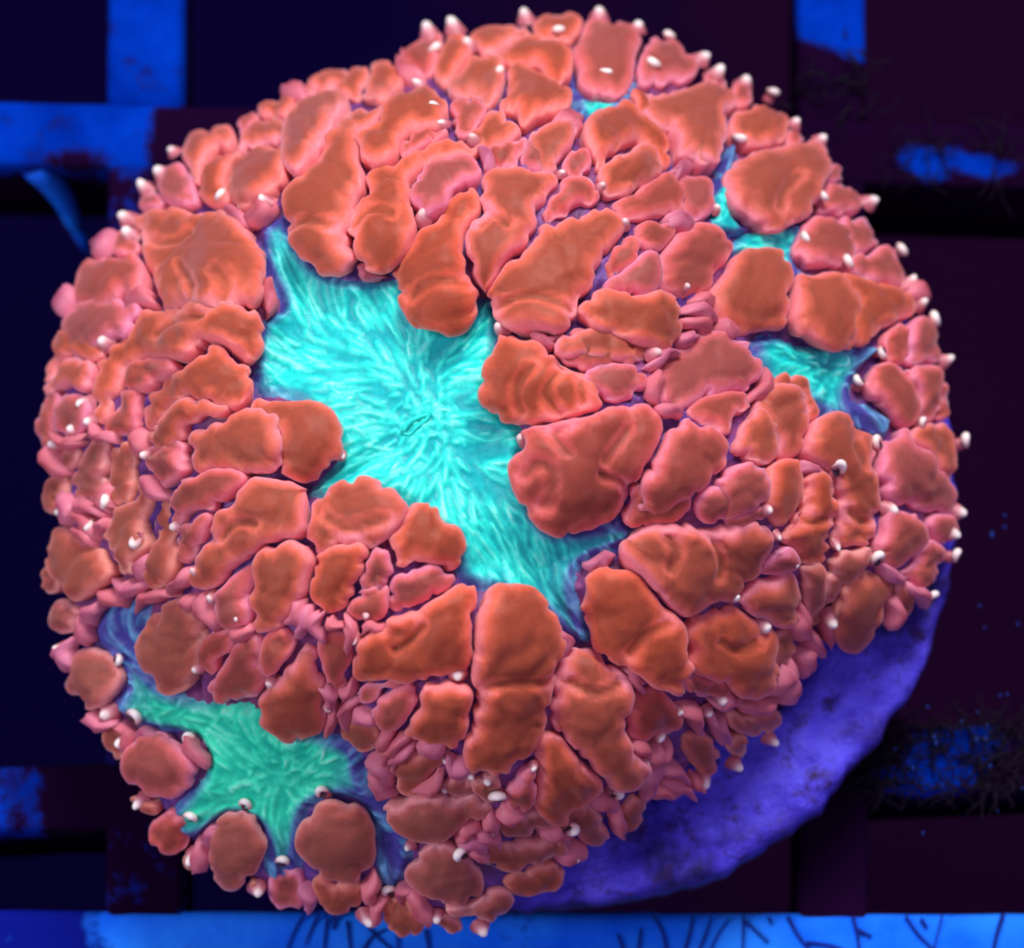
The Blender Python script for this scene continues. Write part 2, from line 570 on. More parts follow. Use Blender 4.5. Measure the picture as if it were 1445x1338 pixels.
def bump2(u, v, cu, cv, ru, rv):
    return math.exp(-((u - cu) / ru) ** 2 - ((v - cv) / rv) ** 2)
def coat_left_v(u, v):
    c = 0.18 + 0.8 * smooth01((v - 205) / 60.0)
    return float(min(c, 0.60))
def coat_top_h(u, v):
    if u < 700:
        c = 0.22 + 0.78 * smooth01((u - 190) / 70.0) + 0.45 * bump2(u, v, 100, 225, 60, 20)
        return float(c)
    return float(1.0 - 0.85 * bump2(u, v, 1310, 228, 52, 36) - 0.78 * bump2(u, v, 1415, 235, 50, 26) - 0.4 * bump2(u, v, 1165, 200, 30, 20))
def coat_right_v(u, v):
    return float(0.15 + smooth01((v - 60 + 0.35 * (1200 - u)) / 60.0))
def coat_low_h(u, v):
    if u < 700:
        return float(0.44 + 0.56 * smooth01((u - 50) / 45.0))
    return float(1.0 - 0.85 * bump2(u, v, 1345, 1055, 75, 60) - 0.8 * bump2(u, v, 1280, 1100, 70, 28) - 0.3 * bump2(u, v, 1420, 1040, 40, 30))
def coat_all(u, v):
    return 0.97
grid = thing('egg_crate_grid', (0, 0, 0), 'blue lit plastic grid rack with wide square openings under the coral plug', 'grid')
def gp(u, v):
    return on_plane([(u, v)], 0.0)[0]
def ext(p, q, f0, f1):
    p, q = np.array(p), np.array(q)
    return p + (q - p) * f0, p + (q - p) * f1
BW = 1.62
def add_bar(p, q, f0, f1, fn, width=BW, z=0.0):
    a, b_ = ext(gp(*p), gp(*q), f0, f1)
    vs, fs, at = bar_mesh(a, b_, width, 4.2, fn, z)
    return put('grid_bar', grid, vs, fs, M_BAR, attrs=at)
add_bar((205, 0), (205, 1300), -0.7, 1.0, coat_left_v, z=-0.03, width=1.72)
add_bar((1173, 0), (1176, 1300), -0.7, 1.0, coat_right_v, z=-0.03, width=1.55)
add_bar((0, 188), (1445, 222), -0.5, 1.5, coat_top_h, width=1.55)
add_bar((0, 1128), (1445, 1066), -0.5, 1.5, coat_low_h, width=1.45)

# the flat front rail of the rack, bright blue
def coat_rail(u, v):
    return float(0.72 - 0.62 * smooth01((u - 90) / 130.0) + 0.25 * bump2(u, v, 365, 1325, 30, 26))
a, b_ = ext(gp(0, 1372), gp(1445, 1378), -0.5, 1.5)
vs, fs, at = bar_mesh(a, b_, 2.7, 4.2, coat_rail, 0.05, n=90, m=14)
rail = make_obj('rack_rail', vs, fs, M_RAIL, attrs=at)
rail['label'] = 'bright blue flat plastic rail along the edge of the grid'
rail['category'] = 'rail'

# ------------------------------------------------------------------ tube helper and algae
def tube(vs, fs, path, rad, sides=4, taper=0.5):
    path = np.asarray(path, float)
    n = len(path)
    base = len(vs)
    for i in range(n):
        t = path[min(i + 1, n - 1)] - path[max(i - 1, 0)]
        t = t / (np.linalg.norm(t) + 1e-9)
        up = np.array([0, 0, 1.0]) if abs(t[2]) < 0.9 else np.array([1.0, 0, 0])
        s = np.cross(t, up); s /= np.linalg.norm(s)
        q = np.cross(s, t)
        r = rad * (1 - (1 - taper) * (i / (n - 1)))
        for k in range(sides):
            a = 2 * math.pi * k / sides
            vs.append(path[i] + r * (math.cos(a) * s + math.sin(a) * q))
    for i in range(n - 1):
        for k in range(sides):
            k2 = (k + 1) % sides
            fs.append((base + i * sides + k, base + i * sides + k2, base + (i + 1) * sides + k2, base + (i + 1) * sides + k))
    fs.append(tuple(base + k for k in reversed(range(sides))))
    fs.append(tuple(base + (n - 1) * sides + k for k in range(sides)))

def tangle(n, area_fn, rad, length, zlo, zhi, dirn=None):
    vs, fs = [], []
    for _ in range(n):
        u, v = area_fn()
        p = gp(u, v)
        z = rng.uniform(zlo, zhi)
        th = rng.uniform(0, 2 * math.pi) if dirn is None else rng.gauss(*dirn)
        L = length * rng.uniform(0.5, 1.5)
        path = []
        cur = np.array([p[0], p[1], z])
        k = 6
        for i in range(k):
            path.append(cur.copy())
            th += rng.gauss(0, 0.45)
            cur = cur + np.array([math.cos(th), math.sin(th), rng.gauss(0, 0.12)]) * L / (k - 1)
            cur[2] = min(max(cur[2], zlo), zhi + 0.25)
        tube(vs, fs, path, rad * rng.uniform(0.6, 1.4), 4, 0.6)
    return vs, fs

def band(u0, u1, v0, v1):
    return lambda: (rng.uniform(u0, u1), rng.uniform(v0, v1))
def netted():
    while True:
        u, v = rng.uniform(1200, 1450), rng.uniform(1015, 1122)
        e = 0.35 + 0.65 * min(1, math.hypot((u - 1325) / 110, (v - 1062) / 62) ** 2)
        if rng.random() < e:
            return u, v
def algae(name, n, fn, rad, length, zlo, zhi, label, dirn=None, mat=None):
    vs, fs = tangle(n, fn, rad, length, zlo, zhi, dirn)
    o = make_obj(name, vs, fs, mat or M_ALGAE)
    o['kind'] = 'stuff'
    o['label'] = label
    o['category'] = 'algae'
    return o
algae('turf_algae', 300, netted, 0.024, 0.6, 0.04, 0.3, 'dark maroon turf algae netted over the grid bar beside the purple plug edge')
algae('turf_algae', 40, band(1240, 1450, 195, 258), 0.02, 0.8, 0.04, 0.35, 'dark maroon turf algae matted over the grid bar beyond the coral top')
algae('turf_algae', 26, lambda: (rng.uniform(1115, 1235), rng.uniform(50, 130) + rng.random() * 60), 0.03, 0.6, 0.0, 0.3,
      'dark turf algae creeping up the short blue bar end above the coral')

# thin dark strands lying over the rail
STR = [[(1112,1293),(1125,1318),(1146,1345)], [(1138,1330),(1175,1335),(1200,1345)], [(1204,1293),(1210,1318),(1213,1345)], [(1210,1312),(1230,1322)],
       [(1278,1292),(1295,1318),(1320,1342)], [(1330,1292),(1323,1318),(1317,1345)], [(1416,1290),(1405,1325),(1402,1345)], [(1300,1296),(1308,1310)],
       [(432,1284),(415,1315),(403,1345)], [(452,1284),(440,1310),(430,1335)], [(463,1284),(456,1345)], [(476,1284),(470,1312)],
       [(490,1300),(494,1345)], [(520,1310),(540,1330),(560,1345)], [(510,1345),(525,1322),(545,1312)], [(560,1318),(562,1345)], [(600,1312),(606,1345)],
       [(965,1345),(975,1310),(978,1292)], [(985,1345),(998,1312),(1004,1292)], [(1000,1345),(1015,1315),(1030,1296)], [(1050,1292),(1048,1345)],
       [(1052,1300),(1075,1322),(1085,1330)], [(1085,1294),(1090,1305)], [(940,1345),(935,1315),(922,1292)], [(900,1345),(905,1310)], [(880,1345),(872,1318)]]
vs, fs = [], []
for s in STR:
    p = on_plane(catmull(s, 12, False), 0.10)
    tube(vs, fs, p, 0.042 * rng.uniform(0.7, 1.4), 5, 0.6)
o = make_obj('hair_algae', vs, fs, M_ALGAE_BLUE)
o['kind'] = 'stuff'; o['label'] = 'thin dark branching algae strands over the bright blue rail'; o['category'] = 'algae'

# slanted blue filament hanging under the grid corner
vs, fs = [], []
pa, pb = on_plane([(48, 238)], -0.4)[0], on_plane([(138, 352)], -3.2)[0]
path = [pa + (pb - pa) * t + np.array([0.12 * math.sin(5 * t), 0.08 * math.cos(4 * t), 0]) for t in np.linspace(0, 1, 9)]
tube(vs, fs, path, 0.34, 9, 0.35)
o = make_obj('plastic_thread', vs, fs, M_FIL)
o['label'] = 'slanted blue thread running down from the grid bar into the dark opening'; o['category'] = 'thread'

# pale specks caught on the dark turf
vs, fs = [], []
for _ in range(26):
    if rng.random() < 0.55:
        u, v = rng.gauss(1330, 55), rng.gauss(1065, 40)
    else:
        u, v = rng.uniform(1370, 1445), rng.uniform(730, 1150)
    c = gp(u, v) + np.array([0, 0, rng.uniform(0.3, 0.42)])
    r = rng.uniform(0.018, 0.042)
    b0 = len(vs)
    sx_, sy_ = rng.uniform(.5, 1.2), rng.uniform(.8, 2.2)
    for k in range(6):
        a_ = k * math.pi / 3
        vs.append(c + r * np.array([math.cos(a_) * sx_ * rng.uniform(.5, 1.3), math.sin(a_) * sy_ * rng.uniform(.5, 1.4), 0]))
    vs.append(c + np.array([0, 0, r * 0.6])); vs.append(c - np.array([0, 0, r * 0.6]))
    for k in range(6):
        fs.append((b0 + k, b0 + (k + 1) % 6, b0 + 6)); fs.append((b0 + (k + 1) % 6, b0 + k, b0 + 7))
o = make_obj('detritus', vs, fs, M_GRAIN)
o['kind'] = 'stuff'; o['label'] = 'pale bluish specks caught on the dark turf algae'; o['category'] = 'detritus'

# ------------------------------------------------------------------ plug under the coral
PLUG_TOP = 2.4
pc = on_plane([(770, 700)], PLUG_TOP)[0]
PR = 578 / PPM * 1.02
plug = thing('frag_plug', (pc[0], pc[1], 0), 'round plug disc crusted with purple coralline under the orange coral', 'plug')
vs, fs, co = [], [], []
nt_, prof = 300, []
for k in range(70):
    prof.append((PR * k / 69 * 0.975, PLUG_TOP))
prof += [(PR * 0.99, PLUG_TOP - 0.06), (PR, PLUG_TOP - 0.22), (PR * 1.005, PLUG_TOP - 0.6), (PR, 1.2), (PR * 0.985, 0.5), (PR * 0.96, 0.12), (PR * 0.93, 0.05), (2.0, 0.05)]
for (r, z) in prof:
    for j in range(nt_):
        th = 2 * math.pi * j / nt_
        x, y = pc[0] + r * math.cos(th), pc[1] + r * math.sin(th)
        f = min(1, r / 3)
        if z > 1:
            dz = 0.22 * nz(x * 0.9, y * 0.9, 1) + 0.14 * nz(x * 2.4, y * 2.4, 2) + 0.05 * nz(x * 6, y * 6, 5)
            dr = 0.12 * nz(x * 0.6, y * 0.6, 7) + 0.10 * nz(x * 1.8, y * 1.8, 9) + 0.08 * nz(x * 4, y * 4, 9) if r > PR * 0.8 else 0
        else:
            dz = dr = 0
        vs.append((x + dr * math.cos(th), y + dr * math.sin(th), z + dz))
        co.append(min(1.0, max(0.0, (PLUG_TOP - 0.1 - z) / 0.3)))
for i in range(len(prof) - 1):
    for j in range(nt_):
        j2 = (j + 1) % nt_
        if i == 0:
            if j == 0:
                fs.append(tuple(nt_ + q for q in range(nt_)))
            continue
        fs.append((i * nt_ + j, (i + 1) * nt_ + j, (i + 1) * nt_ + j2, i * nt_ + j2))
fs.append(tuple((len(prof) - 1) * nt_ + q for q in reversed(range(nt_))))
used = sorted({i for f in fs for i in f}); mp = {q: i for i, q in enumerate(used)}
put('disc', plug, [vs[q] for q in used], [tuple(mp[q] for q in f) for f in fs], M_CRUST, attrs={'dark_mix': [co[q] for q in used]})
vs, fs = [], []
tube(vs, fs, [(pc[0], pc[1], 0.3), (pc[0], pc[1], -2), (pc[0], pc[1], -6)], 2.6, 24, 0.75)
put('stem', plug, vs, fs, M_CRUST, attrs={'dark_mix': [1.0] * len(vs)})

# ------------------------------------------------------------------ THE CORAL
coral = thing('coral_colony', (CEN[0], CEN[1], PLUG_TOP), 'orange lobed stony coral colony with turquoise oral centre on round plug', 'coral')

# tissue mound
nth, nrh = 300, 130
vs = []
for i in range(nrh + 1):
    rho = i / nrh
    for j in range(nth):
        th = -math.pi + 2 * math.pi * j / nth
        r = rho * edge_r(np.array([th]))[0] * 0.975
        vs.append((CEN[0] + r * math.cos(th), CEN[1] + r * math.sin(th), 0.0))
vs = np.array(vs)
vs[:, 2] = height(vs[:, :2])
rf = ridge_field(to_px(vs))
hx = (height(vs[:, :2] + [0.2, 0]) - height(vs[:, :2] - [0.2, 0])) / 0.4
hy = (height(vs[:, :2] + [0, 0.2]) - height(vs[:, :2] - [0, 0.2])) / 0.4
nn = np.stack([-hx, -hy, np.ones(len(vs))], 1); nn /= np.linalg.norm(nn, axis=1)[:, None]
vs = vs + nn * (rf * 0.15 - 0.13)[:, None]
vs = list(vs)
ra = list(rf)
rows = nrh + 1
for (fr, z) in ((0.955, Z_EDGE - 0.35), (0.91, Z_EDGE - 0.7), (0.84, 2.75), (0.76, 2.3)):
    for j in range(nth):
        th = -math.pi + 2 * math.pi * j / nth
        r = fr * edge_r(np.array([th]))[0]
        x, y = CEN[0] + r * math.cos(th), CEN[1] + r * math.sin(th)
        q = 0.12 * nz(x * 2, y * 2, z * 2)
        vs.append(np.array((x + q, y + q, z))); ra.append(0.3)
    rows += 1
fs = [tuple(nth + j for j in range(nth))]
for i in range(1, rows - 1):
    for j in range(nth):
        j2 = (j + 1) % nth
        fs.append((i * nth + j, (i + 1) * nth + j, (i + 1) * nth + j2, i * nth + j2))
used = sorted({i for f in fs for i in f}); mp = {q: i for i, q in enumerate(used)}
put('tissue', coral, [vs[q] for q in used], [tuple(mp[q] for q in f) for f in fs], M_TIS, attrs={'ridge': [ra[q] for q in used]})

# ---- triangulated pillow over an outline traced in pixels
def mesh_outline(outline, spacing, rings=(1.5, 4.5, 9.0)):
    B = np.asarray(outline)
    area = 0.5 * np.sum(B[:, 0] * np.roll(B[:, 1], -1) - np.roll(B[:, 0], -1) * B[:, 1])
    if area < 0:
        B = B[::-1].copy()
    t = np.roll(B, -1, 0) - np.roll(B, 1, 0)
    t /= np.linalg.norm(t, axis=1)[:, None] + 1e-9
    nin = np.stack([-t[:, 1], t[:, 0]], 1)
    pts = []
    for d in rings:
        q = B + nin * d
        ok = in_poly(q, B) & (poly_dist(q, B) > d * 0.85)
        sel = q[ok]
        pts.append(sel)
    lo, hi = B.min(0), B.max(0)
    gx = np.arange(lo[0], hi[0], spacing)
    gy = np.arange(lo[1], hi[1], spacing * 0.866)
    g = np.array([(x + (0.5 * spacing if k % 2 else 0), y) for k, y in enumerate(gy) for x in gx]).reshape(-1, 2)
    if len(g):
        ok = in_poly(g, B)
        g = g[ok]
        if len(g):
            g = g[poly_dist(g, B) > rings[-1] + spacing * 0.55]
            pts.append(g)
    inner = np.concatenate(pts) if pts else np.zeros((0, 2))
    if len(inner):
        keep, cells = [], set()
        cell = 1.1
        for p in inner:
            key = (int(p[0] / cell), int(p[1] / cell))
            if key in cells:
                continue
            cells.add(key); keep.append(p)
        inner = np.array(keep)
    allp = [Vector((x, y)) for x, y in np.concatenate([B, inner])]
    nb = len(B)
    v, e, f, *_ = delaunay_2d_cdt(allp, [], [list(range(nb))], 1, 1e-4)
    V = np.array([(p.x, p.y) for p in v])
    F = [tuple(q) for q in f if len(q) == 3]
    cnt = {}
    for q in F:
        for a_, b2 in ((q[0], q[1]), (q[1], q[2]), (q[2], q[0])):
            cnt[(a_, b2)] = 1
    bed = [(a_, b2) for (a_, b2) in cnt if (b2, a_) not in cnt]
    return V, F, bed

def poisson(V, F, bset):
    n = len(V)
    A = np.zeros((n, n))
    M = np.zeros(n)
    T = np.array(F)
    P = V[T]
    for k in range(3):
        i, j, o = T[:, k], T[:, (k + 1) % 3], T[:, (k + 2) % 3]
        u, w = V[i] - V[o], V[j] - V[o]
        cr = np.abs(u[:, 0] * w[:, 1] - u[:, 1] * w[:, 0]) + 1e-6
        ct = np.clip((u * w).sum(1) / cr, -20, 20) * 0.5
        np.add.at(A, (i, j), -ct); np.add.at(A, (j, i), -ct)
        np.add.at(A, (i, i), ct); np.add.at(A, (j, j), ct)
        np.add.at(M, i, cr / 6.0)
    fr = np.array([i for i in range(n) if i not in bset])
    x = np.zeros(n)
    if len(fr):
        x[fr] = np.linalg.solve(A[np.ix_(fr, fr)] + 1e-9 * np.eye(len(fr)), 2.0 * M[fr])
    return np.maximum(x, 0)

S_PX = 1.0 / 69.0
def notch(u, v, seed):
    return nz(u * 0.021 + seed * 3.1, v * 0.021, seed + 21.0) + 0.3 * nz(u * 0.06, v * 0.06, seed + 2.0)
# folds seen within single vesicles (photo pixels)
FOLDS = [[(850,645),(866,628),(881,610)], [(757,668),(772,654),(786,664),(784,690),(776,704)], [(840,665),(872,672),(884,700),(874,724)], [(800,640),(790,618),(800,606)],
         [(748,578),(738,548),(752,522)], [(790,585),(776,552),(788,524)], [(822,570),(818,545)], [(936,800),(946,776),(940,752)], [(1002,808),(1006,780),(1000,758)],
         [(268,388),(290,415),(286,440)], [(320,400),(330,420),(322,440)], [(680,962),(715,952),(766,956)], [(884,912),(902,886),(930,872)],
         [(716,446),(756,432),(800,446)], [(1085,302),(1092,282),(1112,262)], [(420,330),(450,322),(480,330)], [(505,330),(530,312),(560,316)],
         [(600,420),(625,400),(650,405)], [(680,330),(700,318),(716,330)], [(800,960),(830,972),(868,960)], [(240,480),(260,462),(300,456)],
         [(320,760),(350,738),(372,742)], [(1190,640),(1206,660),(1226,662)], [(1190,720),(1210,736),(1230,732)], [(1120,720),(1136,736),(1160,730)],
         [(470,740),(500,752),(540,742)], [(1010,900),(1030,910),(1060,902)], [(560,910),(580,900),(600,880)], [(215,345),(250,352),(280,340)]]
FOLDS = [catmull(f, 5, False) for f in FOLDS]
TOPMAP = np.zeros((int(PH) // 4 + 2, int(PW) // 4 + 2))
def pillow(name, outline, mat, lift=0.0, hk=1.0, hmax=32.0, lump=1.9, seed=0.0):
    V, F, bed = mesh_outline(outline, 6.0)
    if not F:
        return None
    bset = {i for ed in bed for i in ed}
    phi = poisson(V, F, bset)
    h = hk * np.sqrt(phi)
    h = hmax * (1 - np.exp(-h / hmax))
    hm = h.max() + 1e-6
    dB = poly_dist(V, np.asarray(outline))
    rim = 0.66 * np.exp(-dB / 11.0) + 0.34 * (1 - np.clip(dB / (dB.max() + 1e-6), 0, 1))
    cc = V.mean(0)
    kk = min(range(len(POLYPS)), key=lambda i: math.hypot(POLYPS[i][0] - cc[0], POLYPS[i][1] - cc[1]) * (0.55 if i == 0 else 1))
    td = np.array(POLYPS[kk], float) - cc
    td /= np.linalg.norm(td) + 1e-6
    pr = (V - cc) @ td
    tilt = np.clip(pr * 0.16, -8, 14) + 6.0 * nz(cc[0] * 0.3, cc[1] * 0.3, 4.4)
    ln = np.array([nz(u * 0.022 + seed, v * 0.022, seed) + 0.45 * nz(u * 0.06, v * 0.06 + seed, seed) for u, v in V])
    inner = np.clip(h / (0.5 * hm), 0, 1)
    cr = np.array([nz(u * 0.013 + seed * 2, v * 0.013, seed + 5) + 0.25 * nz(u * 0.04, v * 0.04, seed + 9) for u, v in V])
    fine = np.array([nz(u * 0.12, v * 0.12, seed + 3) for u, v in V])
    nf = np.array([notch(u, v, seed) for u, v in V])
    bil = np.array([abs(nz(u * 0.034, v * 0.034, seed + 40)) for u, v in V])
    h = h + (lump * 2.0 * ln - 3.5 * np.exp(-(cr / 0.13) ** 2) + 0.3 * fine + 3.5 * (bil - 0.25) - 8.0 * np.exp(-(nf / 0.12) ** 2) * np.exp(-dB / 26.0)) * inner + tilt
    lo_, hi_ = V.min(0), V.max(0)
    for f in FOLDS:
        fc = f.mean(0)
        if lo_[0] < fc[0] < hi_[0] and lo_[1] < fc[1] < hi_[1]:
            dmin = np.min(np.hypot(V[:, None, 0] - f[None, :, 0], V[:, None, 1] - f[None, :, 1]), axis=1)
            h = h - (7.0 * np.exp(-(dmin / 6.5) ** 2) + 3.5 * np.exp(-(dmin / 16.0) ** 2)) * inner
            rim = np.minimum(1.0, rim + 0.35 * np.exp(-((dmin - 8.0) / 5.0) ** 2) * inner)
    P, N = surf(V)
    X = P + N * ((h * S_PX + lift)[:, None])
    ui, vi = np.clip((V[:, 0] / 4).astype(int), 0, TOPMAP.shape[1] - 1), np.clip((V[:, 1] / 4).astype(int), 0, TOPMAP.shape[0] - 1)
    np.maximum.at(TOPMAP, (vi, ui), h * S_PX + lift)
    verts = list(X)
    rims = list(rim)
    faces = [tuple(reversed(q)) for q in F]            # image y runs down, so turn the faces over
    nxt = {a_: b2 for a_, b2 in bed}
    prev_of = {b2: a_ for a_, b2 in bed}
    cen = V.mean(0)
    layer = {i: i for i in bset}
    for depth, inset in ((0.16, 1.5), (0.45, 5.0), (1.1, 10.0)):
        new = {}
        for i in bset:
            a_, b2 = prev_of.get(i, i), nxt.get(i, i)
            t = V[b2] - V[a_]
            t = t / (np.linalg.norm(t) + 1e-9)
            q = V[i] + np.array([-t[1], t[0]]) * inset * 0.5
            new[i] = len(verts)
            # inset happens along the surface, between this point and the middle of the lobe
            dirv = X[i] + (P.mean(0) - P[i]) * min(0.6, inset * 0.5 / (np.linalg.norm(V[i] - cen) + 1e-6)) - N[i] * depth
            verts.append(dirv); rims.append(1.0)
        for a_, b2 in bed:
            faces.append((layer[a_], layer[b2], new[b2], new[a_]))
        layer = new
    return put(name, coral, verts, faces, mat, attrs={'rim': rims})

# ---- outlines of the vesicles, read tile by tile from the photograph (tile pixels are a third of a photo pixel)
def T(ox, oy, pts):
    return [(ox + x / 3.0, oy + y / 3.0) for x, y in pts]
VES = []                          # (outline, material letter, lift)
def add(ox, oy, kind, lift, *pts):
    VES.append((T(ox, oy, pts) if ox >= 0 else list(pts), kind, lift))
def full(kind, lift, *pts):
    VES.append((list(pts), kind, lift))

# upper left
add(0,0,'o',.10,(590,920),(640,880),(720,890),(850,915),(960,945),(1030,1000),(1100,1080),(1122,1140),(1085,1200),(1065,1290),(1020,1330),(880,1325),(740,1330),(735,1240),(690,1170),(640,1080),(610,1000))
add(0,0,'p',0,(330,1160),(350,1095),(420,1080),(520,1085),(580,1120),(590,1180),(570,1250),(480,1290),(400,1330),(350,1260))
full('p',0,(98,475),(118,432),(160,420),(190,440),(190,475),(150,490),(110,505))
add(0,0,'o',0,(790,610),(830,570),(900,555),(980,575),(990,625),(920,640),(870,700),(850,790),(820,740),(800,670))
add(0,0,'o',.05,(860,700),(910,650),(990,640),(1010,680),(965,740),(960,790),(985,830),(940,855),(880,850),(848,800))
add(0,0,'o',.10,(960,740),(1000,690),(1070,640),(1150,620),(1220,640),(1240,700),(1200,760),(1130,810),(1060,870),(1000,840),(965,790))
add(0,0,'o',0,(1000,630),(1050,560),(1100,505),(1190,510),(1235,560),(1225,615),(1150,618),(1070,630))
add(0,0,'p',0,(1010,520),(1040,485),(1090,490),(1085,540),(1040,575))
add(0,0,'o',0,(1110,450),(1170,425),(1230,440),(1230,500),(1180,510),(1120,500))
add(0,0,'o',.12,(1215,560),(1260,480),(1330,420),(1400,390),(1445,410),(1460,470),(1420,560),(1370,640),(1310,740),(1260,770),(1220,700))
add(0,0,'o',0,(1290,360),(1340,310),(1420,290),(1500,300),(1500,365),(1400,382),(1310,395))
full('o',.15,(478,172),(500,165),(512,200),(505,240),(510,280),(500,330),(500,370),(470,388),(440,365),(418,330),(415,290),(430,250),(455,210))
add(0,0,'p',0,(670,760),(720,720),(790,715),(820,780),(840,850),(825,890),(760,870),(690,830))
add(0,0,'p',0,(600,880),(610,830),(650,815),(690,860),(670,890),(630,880))
add(0,0,'p',0,(445,1050),(480,1000),(530,990),(570,1030),(560,1075),(500,1075))
# top
add(482,0,'o',0,(565,160),(600,125),(690,115),(780,120),(810,170),(700,190),(660,230),(620,215),(580,205))
add(482,0,'o',.15,(665,240),(720,195),(810,180),(900,190),(945,240),(940,320),(910,380),(860,350),(800,300),(730,300),(690,280))
add(482,0,'o',0,(820,110),(850,65),(910,50),(970,65),(990,120),(980,170),(930,185),(850,170))
add(482,0,'p',.05,(1000,240),(1040,130),(1070,90),(1130,85),(1190,100),(1225,180),(1220,290),(1180,380),(1120,415),(1060,400),(1030,330))
add(482,0,'p',0,(1260,340),(1270,260),(1310,215),(1380,195),(1440,215),(1470,270),(1440,330),(1340,360))
add(482,0,'o',.20,(690,440),(720,390),(730,320),(780,300),(820,330),(830,380),(880,400),(915,470),(900,520),(840,545),(760,540),(700,490))
add(482,0,'o',.08,(470,370),(510,310),(580,265),(650,250),(690,290),(680,350),(660,420),(620,460),(560,430),(490,410))
add(482,0,'o',.05,(540,570),(600,510),(660,490),(720,530),(750,580),(700,615),(600,610))
add(482,0,'p',.05,(470,480),(500,430),(550,430),(600,480),(590,530),(540,570),(490,550))
add(482,0,'p',0,(270,240),(340,160),(390,140),(420,200),(410,270),(350,290))
add(482,0,'o',0,(420,240),(450,190),(500,170),(520,230),(500,300),(470,340),(420,320))
add(482,0,'o',0,(-10,320),(40,280),(100,290),(105,350),(80,400),(20,420),(-10,400))
add(482,0,'o',0,(110,330),(150,280),(210,290),(220,350),(190,420),(120,440),(95,400))
add(482,0,'o',.05,(-20,560),(30,510),(100,475),(180,460),(150,520),(80,575),(30,650),(-25,640))
add(482,0,'o',.15,(65,600),(150,530),(230,450),(330,430),(420,450),(450,520),(400,570),(300,590),(255,640),(230,700),(160,730),(110,700),(90,640))
add(482,0,'p',.18,(265,640),(320,590),(400,568),(450,575),(400,612),(310,672),(265,690))
add(482,0,'o',.20,(330,640),(460,620),(570,650),(480,680),(370,705),(310,790),(296,880),(298,960),(290,1080),(240,1115),(150,1105),(80,1060),(35,960),(60,910),(110,870),(140,780),(180,720),(260,710))
add(482,0,'p',.26,(310,830),(350,745),(430,705),(520,685),(560,705),(550,780),(470,840),(430,910),(360,960),(320,900))
add(482,0,'o',.20,(560,820),(580,870),(530,940),(508,1020),(508,1120),(508,1260),(528,1337),(500,1395),(400,1400),(320,1350),(260,1200),(245,1130),(300,1060),(400,970),(440,890),(500,840))
add(482,0,'o',.14,(590,840),(650,760),(750,745),(880,750),(870,800),(840,880),(790,970),(770,1060),(735,1085),(680,1125),(650,1200),(610,1180),(560,1130),(530,1050),(580,970),(640,920),(600,880))
add(482,0,'o',.22,(690,1240),(710,1130),(770,1095),(850,1005),(960,945),(1100,930),(1150,960),(1120,1050),(1060,1130),(1040,1220),(970,1310),(900,1390),(760,1400),(690,1330))
add(482,0,'p',.05,(860,900),(900,850),(980,790),(1040,790),(1060,840),(1000,880),(920,930),(880,960))
add(482,0,'o',.05,(800,680),(810,600),(870,565),(930,570),(960,610),(920,680),(890,730),(820,740))
add(482,0,'p',0,(640,640),(690,615),(750,605),(785,610),(770,670),(700,690),(650,690))
add(482,0,'o',.12,(1050,590),(1110,520),(1200,480),(1290,520),(1370,580),(1390,640),(1350,690),(1310,650),(1230,625),(1150,650),(1085,720))
add(482,0,'o',.16,(1100,740),(1160,675),(1240,645),(1310,680),(1320,750),(1260,800),(1180,850),(1120,820))
full('o',.16,(898,150),(940,137),(985,130),(1020,125),(1030,150),(1012,185),(1000,230),(985,245),(965,230),(940,200),(912,175))
full('o',.24,(955,190),(975,172),(1000,178),(1000,215),(988,245),(968,232))
full('o',.12,(893,158),(898,140),(912,140),(916,156),(906,166))
add(482,0,'p',.06,(1150,880),(1230,815),(1320,775),(1390,800),(1420,860),(1380,905),(1250,915),(1180,905))
add(482,0,'p',0,(1400,800),(1450,760),(1520,790),(1530,860),(1480,910),(1425,890))
add(482,0,'p',0,(940,680),(990,650),(1030,660),(1040,720),(990,745),(950,720))
add(482,0,'p',0,(1120,1120),(1170,1060),(1230,1040),(1240,1100),(1180,1145),(1130,1160))
add(482,0,'p',.05,(1130,1230),(1200,1155),(1270,1110),(1300,1180),(1280,1235),(1200,1255))
full('o',.14,(820,442),(842,426),(880,418),(935,424),(946,455),(922,488),(870,482),(832,466))
full('p',.05,(940,380),(950,350),(975,335),(1005,340),(1018,370),(1005,395),(975,405),(945,400))
add(482,0,'p',0,(1250,1000),(1290,950),(1340,945),(1375,990),(1350,1040),(1310,1010))
full('p',0,(795,505),(820,470),(868,470),(905,488),(898,512),(850,520),(812,520))
full('p',0,(735,225),(760,200),(790,205),(780,235),(752,242))
# upper right
add(963,0,'o',.05,(200,560),(220,500),(280,460),(350,435),(420,460),(440,520),(420,600),(350,635),(290,600),(250,590))
add(963,0,'o',.10,(200,780),(260,710),(350,660),(440,630),(530,640),(610,690),(580,750),(510,830),(460,920),(380,950),(300,940),(230,860))
add(963,0,'p',0,(590,850),(620,790),(680,770),(730,800),(745,860),(700,900),(620,910))
add(963,0,'p',.10,(480,1080),(530,990),(600,950),(680,960),(720,1020),(700,1080),(640,1130),(560,1110))
add(963,0,'p',.02,(660,945),(720,920),(790,940),(825,1010),(780,1050),(700,1070))
add(963,0,'p',.02,(700,1140),(740,1090),(820,1080),(900,1110),(920,1170),(850,1200),(760,1190))
full('o',.20,(1115,440),(1125,405),(1160,390),(1195,405),(1206,450),(1190,485),(1150,490),(1125,470))
full('o',.12,(1185,396),(1240,402),(1280,435),(1250,455),(1220,480),(1180,490),(1192,440))
